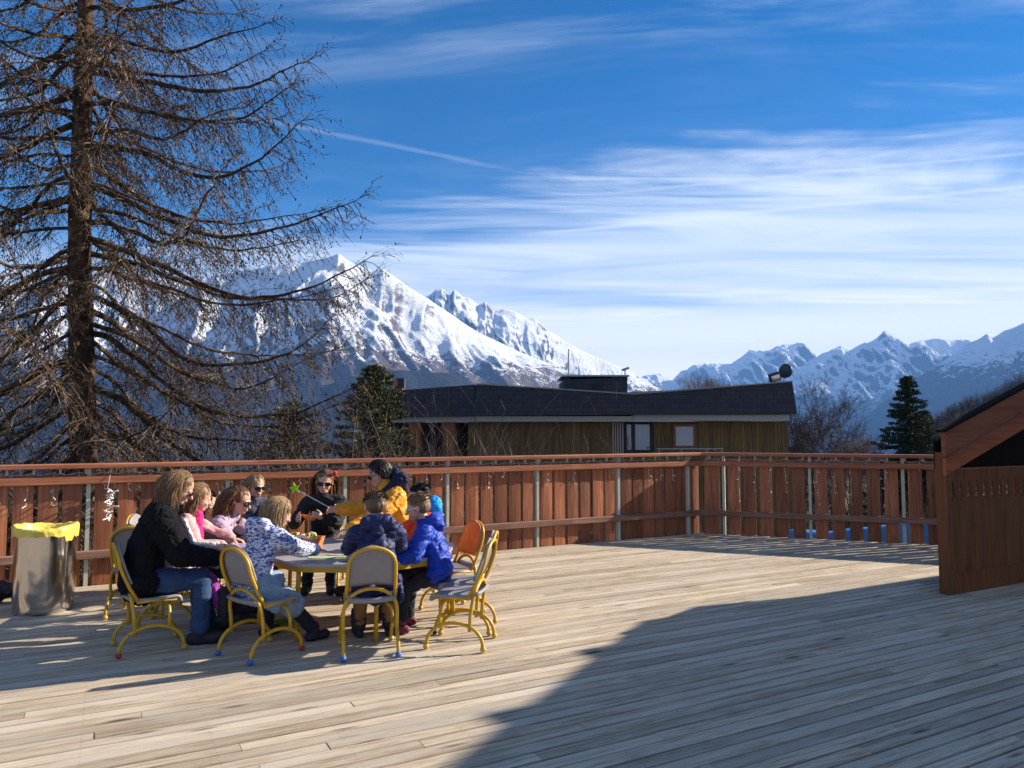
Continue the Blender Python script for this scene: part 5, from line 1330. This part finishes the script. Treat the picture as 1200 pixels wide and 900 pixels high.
def bare_tree(name, label, x, y, z0, H, spread, mat, seed, depth=5, group=None, r0=0.16, cat='tree', upb=0.10, forks=3):
    rnd = random.Random(seed); o = V((x, y, z0)); rt = empty(name, o); tag(rt, label, cat, group); seg = []; tk = []
    def grow(p, d, L, r, lv):
        n = 4; r_ = r
        for i in range(n):
            d = (d + V((rnd.uniform(-1, 1), rnd.uniform(-1, 1), rnd.uniform(-1, 1))) * 0.12 + V((0, 0, upb * (0.4 if lv == 0 else 1)))).normalized(); q = p + d * L / n; r1 = max(0.0062, r * (1 - 0.42 * (i + 1) / n))
            (tk if lv == 0 else seg).append((tuple(p), tuple(q), r_, r1)); r_ = r1; p = q
            if lv > 0 and lv < depth and rnd.random() < 0.55:
                a = rnd.uniform(0, 6.28); s = d.orthogonal().normalized(); s = Quaternion(d, a) @ s
                grow(q, (d * 0.75 + s * spread).normalized(), L * rnd.uniform(0.45, 0.7), r1 * 0.6, lv + 1)
        if lv < depth:
            k = forks + (1 if rnd.random() < 0.4 else 0)
            for j in range(k):
                s = d.orthogonal().normalized(); s = Quaternion(d, j * 2 * math.pi / k + rnd.uniform(-.5, .5)) @ s
                grow(p, (d + s * spread * rnd.uniform(0.6, 1.1)).normalized(), L * rnd.uniform(0.62, 0.85), r_ * 0.68, lv + 1)
    grow(V((0, 0, 0)), V((rnd.uniform(-.08, .08), 0, 1)), H * 0.30, r0, 0)
    prisms(tk, 9, 'trunk', M['larch_bark'], rt); prisms(seg, 3, 'crown', mat, rt); return rt
M['grey_twig'] = twigmat('grey_twigs', (0.040, 0.030, 0.030), (0.12, 0.09, 0.085)); M['pale_twig'] = twigmat('pale_twigs', (0.14, 0.105, 0.095), (0.30, 0.23, 0.20))
bare_tree('bare_tree', 'leafless grey-brown tree right of the low building', 13.7, 33.0, -3.3, 7.1, 0.62, M['grey_twig'], 4, 6, 'leafless trees beyond the railing', 0.15, forks=2, upb=0.05)
bare_tree('bare_tree', 'leafless spreading tree left of the dark conifer', 15.6, 35.0, -3.4, 6.6, 0.72, M['grey_twig'], 9, 6, 'leafless trees beyond the railing', 0.13, forks=2, upb=0.03)
bare_tree('bare_tree', 'pale leafless treetop poking up behind the right half of the roof', 13.4, 48.0, -3.4, 8.0, 0.42, M['pale_twig'], 6, 6, 'leafless trees beyond the railing', 0.16)
bare_tree('bare_tree', 'small pale leafless tree just left of the dark conifer', 17.2, 38.0, -3.4, 4.6, 0.55, M['pale_twig'], 15, 5, 'leafless trees beyond the railing', 0.10)

def needles(name, cols):
    t = NT(name); r = t.n('ShaderNodeNewGeometry').outputs['Random Per Island']; t.base(t.ramp(r, cols), 0.8, 0, 0.2); return t.m
M['spruce'] = needles('dark_needles', [(0.0, (0.010, 0.022, 0.014)), (0.8, (0.030, 0.055, 0.028)), (1.0, (0.07, 0.09, 0.035))])
M['olive_needles'] = needles('olive_needles', [(0.0, (0.035, 0.045, 0.018)), (0.7, (0.10, 0.11, 0.045)), (1.0, (0.20, 0.19, 0.09))])
M['green_needles'] = needles('green_needles', [(0.0, (0.016, 0.026, 0.009)), (0.7, (0.065, 0.080, 0.022)), (1.0, (0.16, 0.15, 0.055))])
def conifer(name, label, x, y, z0, H, rad, mat, seed, n_br=150, tuft=0.16, droop=0.15, group=None, per=26, base_z=0.0, exp=0.85, cat='tree'):
    rnd = random.Random(seed); rt = empty(name, (x, y, z0)); tag(rt, label, cat, group)
    m = MB(); m.tube([(0, 0, 0), (0.02 * H, 0, H * 0.5), (0, 0, H * 0.97)], [0.035 * H * 0.5, 0.02 * H * 0.5, 0.01], 9); m.build('trunk', M['larch_bark'], rt, True)
    tris = []; br = []
    def card(p, d, l, w):
        s = d.orthogonal().normalized(); s = Quaternion(d, rnd.uniform(0, 6.28)) @ s; a = p - s * w; b = p + s * w
        tris.append((a, b, b + d * l * 0.6 + s * w * 0.2, a + d * l))
    for i in range(n_br):
        h = base_z + (1 - base_z) * (i / n_br) ** 0.9; a = i * 2.4 + rnd.uniform(-.3, .3); L = rad * (1 - h) ** exp * rnd.uniform(0.7, 1.12) + 0.05 * rad; z = h * H * 0.98
        d = V((math.cos(a), math.sin(a), rnd.uniform(-0.1, 0.35))).normalized(); p = V((0, 0, z)); k = max(4, int(L / 0.14))
        for j in range(k):
            t = j / k; d = (d + V((0, 0, -droop if t < 0.5 else droop * 1.3)) * 0.35 + V((rnd.uniform(-1, 1), rnd.uniform(-1, 1), 0)) * 0.06).normalized(); q = p + d * L / k; br.append((tuple(p), tuple(q), 0.02 * (1 - t) + .005, 0.02 * (1 - t) + .003))
            for _ in range(max(2, int(per * (0.35 + t) / 3))):
                s = V((rnd.uniform(-1, 1), rnd.uniform(-1, 1), rnd.uniform(-0.35, 0.7))).normalized(); o = p + V((rnd.uniform(-1, 1), rnd.uniform(-1, 1), rnd.uniform(-.6, .6))) * tuft * 0.9
                card(o, (d * 0.9 + s * 0.9).normalized(), tuft * rnd.uniform(0.5, 1.2), tuft * 0.16)
            p = q
    vs = np.array([tuple(v) for t in tris for v in t]); q = np.arange(len(vs)).reshape(-1, 4); npmesh(vs, q, 'crown', mat, rt)
    prisms(br, 3, 'limbs', M['larch_bark'], rt); return rt
conifer('conifer_tree', 'dark dense conifer standing left of the roofed shelter', 19.2, 36.0, -3.5, 7.75, 2.5, M['spruce'], 3, 200, 0.12, 0.10, None, 80, 0.12, 0.72)
conifer('conifer_tree', 'loose olive-brown conifer leaning against the dark conifer', 20.7, 37.5, -3.5, 6.1, 1.9, M['olive_needles'], 8, 150, 0.13, 0.18, None, 60, 0.10, 0.6)
conifer('juniper_bush', 'bright green juniper beside the left end of the low building', -4.1, 22.0, -3.2, 6.7, 1.9, M['green_needles'], 5, 210, 0.10, -0.05, None, 78, 0.25, 0.45, 'bush')
conifer('juniper_bush', 'dull olive shrub behind the lowest larch branches', -6.2, 21.0, -3.2, 5.6, 2.2, M['olive_needles'], 12, 150, 0.10, -0.05, None, 44, 0.2, 0.5, 'bush')

def thicket(name, label, x0, x1, y0, y1, z0, hmin, hmax, n, mat, seed, r=0.008):
    """one mass of thin bare stems"""
    rnd = random.Random(seed); seg = []
    for _ in range(n):
        x = rnd.uniform(x0, x1); y = rnd.uniform(y0, y1); h = rnd.uniform(hmin, hmax) * (0.8 + 0.3 * noise.noise(V((x * 0.5, y * 0.5, seed)))); p = V((x, y, z0)); d = V((rnd.uniform(-.3, .3), rnd.uniform(-.3, .3), 1)).normalized(); k = 7
        for i in range(k):
            d = (d + V((rnd.uniform(-1, 1), rnd.uniform(-1, 1), rnd.uniform(-.5, .6))) * 0.22).normalized(); q = p + d * h / k; rr = r * (1.3 - i / k); seg.append((tuple(p), tuple(q), rr, rr * 0.85))
            if i > 1:
                for _ in range(2):
                    e = (d + V((rnd.uniform(-1, 1), rnd.uniform(-1, 1), rnd.uniform(-.4, 1))) * 0.9).normalized(); l = rnd.uniform(0.15, 0.5) * h * 0.25; w = q + e * l; seg.append((tuple(q), tuple(w), rr * 0.6, rr * 0.3)); f = (e + V((rnd.uniform(-1, 1), rnd.uniform(-1, 1), rnd.uniform(-.2, 1))) * 0.7).normalized(); seg.append((tuple(w), tuple(w + f * l * 0.7), rr * 0.35, rr * 0.15))
            p = q
    o = prisms(seg, 3, name, mat); tag(o, label, 'scrub', None, 'stuff'); return o
M['scrub_twig'] = twigmat('scrub_twigs', (0.045, 0.032, 0.020), (0.16, 0.11, 0.065), (0.30, 0.23, 0.14))
thicket('undergrowth', 'tangle of bare brown scrub right behind the long railing', -12.5, 0.5, 11.5, 17.5, -3.2, 3.6, 5.5, 1500, M['scrub_twig'], 3, 0.010)
thicket('pale_shoots', 'pale upright bare shoots showing above the long railing left of the low building', -5.5, -0.2, 11.6, 13.4, -3.2, 4.6, 6.3, 230, M['pale_twig'], 13, 0.007)
thicket('hedge', 'dark bare scrub below the low building behind the railing corner', 0.0, 12.5, 17.5, 22.0, -3.2, 2.4, 3.5, 700, M['scrub_twig'], 5, 0.012)
thicket('scrub', 'brown leafless scrub at the foot of the trees right of the building', 11.5, 30.0, 34.0, 46.0, -3.8, 3.3, 5.0, 900, M['grey_twig'], 7, 0.02)
def hillside():
    t = NT('brown_hillside'); n = t.noise(t.coord((0.2, 0.2, 0.2)), 1.0, 7, 0.7); t.base(t.mix(n, (0.022, 0.018, 0.014), (0.07, 0.052, 0.040)), 0.95); t.bump(n, 0.6, 0.5)
    nu, nv = 70, 30; vs = np.empty((nu + 1, nv + 1, 3)); tops = []
    for i in range(nu + 1):
        for j in range(nv + 1):
            v = j / nv; y = 120 + 150 * v; x = y * (0.47 + 0.75 * i / nu); pxx = 600 + 870 * x / y; h = interp([(1035, -9), (1070, -3), (1100, 3.5), (1140, 8), (1190, 12.5), (1300, 24), (1500, 38)], pxx) ; z = -8 + (h + 8) * math.sin(math.pi * min(1, v * 0.75)) ** 0.9 + 0.8 * noise.noise(V((x * .1, y * .1, 0))); vs[i, j] = (x, y, z)
    a = np.arange(nu)[:, None] * (nv + 1) + np.arange(nv)[None, :]; q = np.stack([a, a + nv + 1, a + nv + 2, a + 1], -1).reshape(-1, 4)
    o = npmesh(vs.reshape(-1, 3), q, 'hill', t.m, None, True); tag(o, kind='structure')
    rnd = random.Random(6); seg = []
    for _ in range(4200):
        i = rnd.randrange(nu); j = rnd.randrange(2, 26); p = V(vs[i, j]) + V((rnd.uniform(-1.5, 1.5), rnd.uniform(-2.5, 2.5), -0.5)); h = rnd.uniform(2.0, 4.8) * (0.35 if vs[i, j][2] < -4 else 1); seg.append((tuple(p), tuple(p + V((0, 0, h))), 0.09, 0.02))
        for _ in range(9):
            b = p + V((0, 0, h * rnd.uniform(0.3, 0.95))); e = V((rnd.uniform(-1, 1), rnd.uniform(-1, 1), rnd.uniform(0.3, 1.3))).normalized(); w = b + e * rnd.uniform(0.6, 1.5); seg.append((tuple(b), tuple(w), 0.035, 0.015)); seg.append((tuple(w), tuple(w + V((rnd.uniform(-.5, .5), rnd.uniform(-.5, .5), rnd.uniform(0.2, .8)))), 0.02, 0.008))
    o = prisms(seg, 3, 'hillside_woods', M['grey_twig']); tag(o, 'leafless brown woods covering the near hillside at the right', 'woods', None, 'stuff')
hillside()

# blue and green things just outside the short railing
def outside():
    m = MB(); f = Matrix.Translation(OC) @ Matrix.Rotation(RA, 4, 'Z')
    blue = fabric('blue_tarpaulin', (0.03, 0.20, 0.55), 0.6, 0.2, 12, 0.6); rnd = random.Random(2)
    o = empty('blue_tarpaulin', f @ V((3.05, 0.9, -0.71)), RA); tag(o, 'blue tarpaulin-covered stack glimpsed through the gaps of the short railing', 'tarpaulin')
    vs = []; fs = []; nx, nz = 30, 12
    for i in range(nx + 1):
        for j in range(nz + 1):
            x = -1.9 + 3.6 * i / nx; t = j / nz; z = 0.92 * (1 - abs(2 * t - 1) ** 3) + 0.25 * smooth(0.7, 1.6, x) * (1 - abs(2 * t - 1)); y = -0.25 + 0.7 * t
            vs.append((x, y + 0.03 * noise.noise(V((x * 4, z * 4, 0))), z * (0.75 + 0.25 * smooth(-1.5, 0.2, x)) + 0.03 * noise.noise(V((x * 5, t * 3, 1)))))
    for i in range(nx):
        for j in range(nz): a = i * (nz + 1) + j; fs.append((a, a + nz + 1, a + nz + 2, a + 1))
    fs.append(tuple(range(nz, -1, -1))); fs.append(tuple(range(nx * (nz + 1), (nx + 1) * (nz + 1)))); m.add(vs, fs); m.build('cover', blue, o, True)
    m = MB(); m.box(-1.9, 1.7, -0.2, 0.42, -2.6, -0.01); m.build('stack', M['under'], o)
outside()
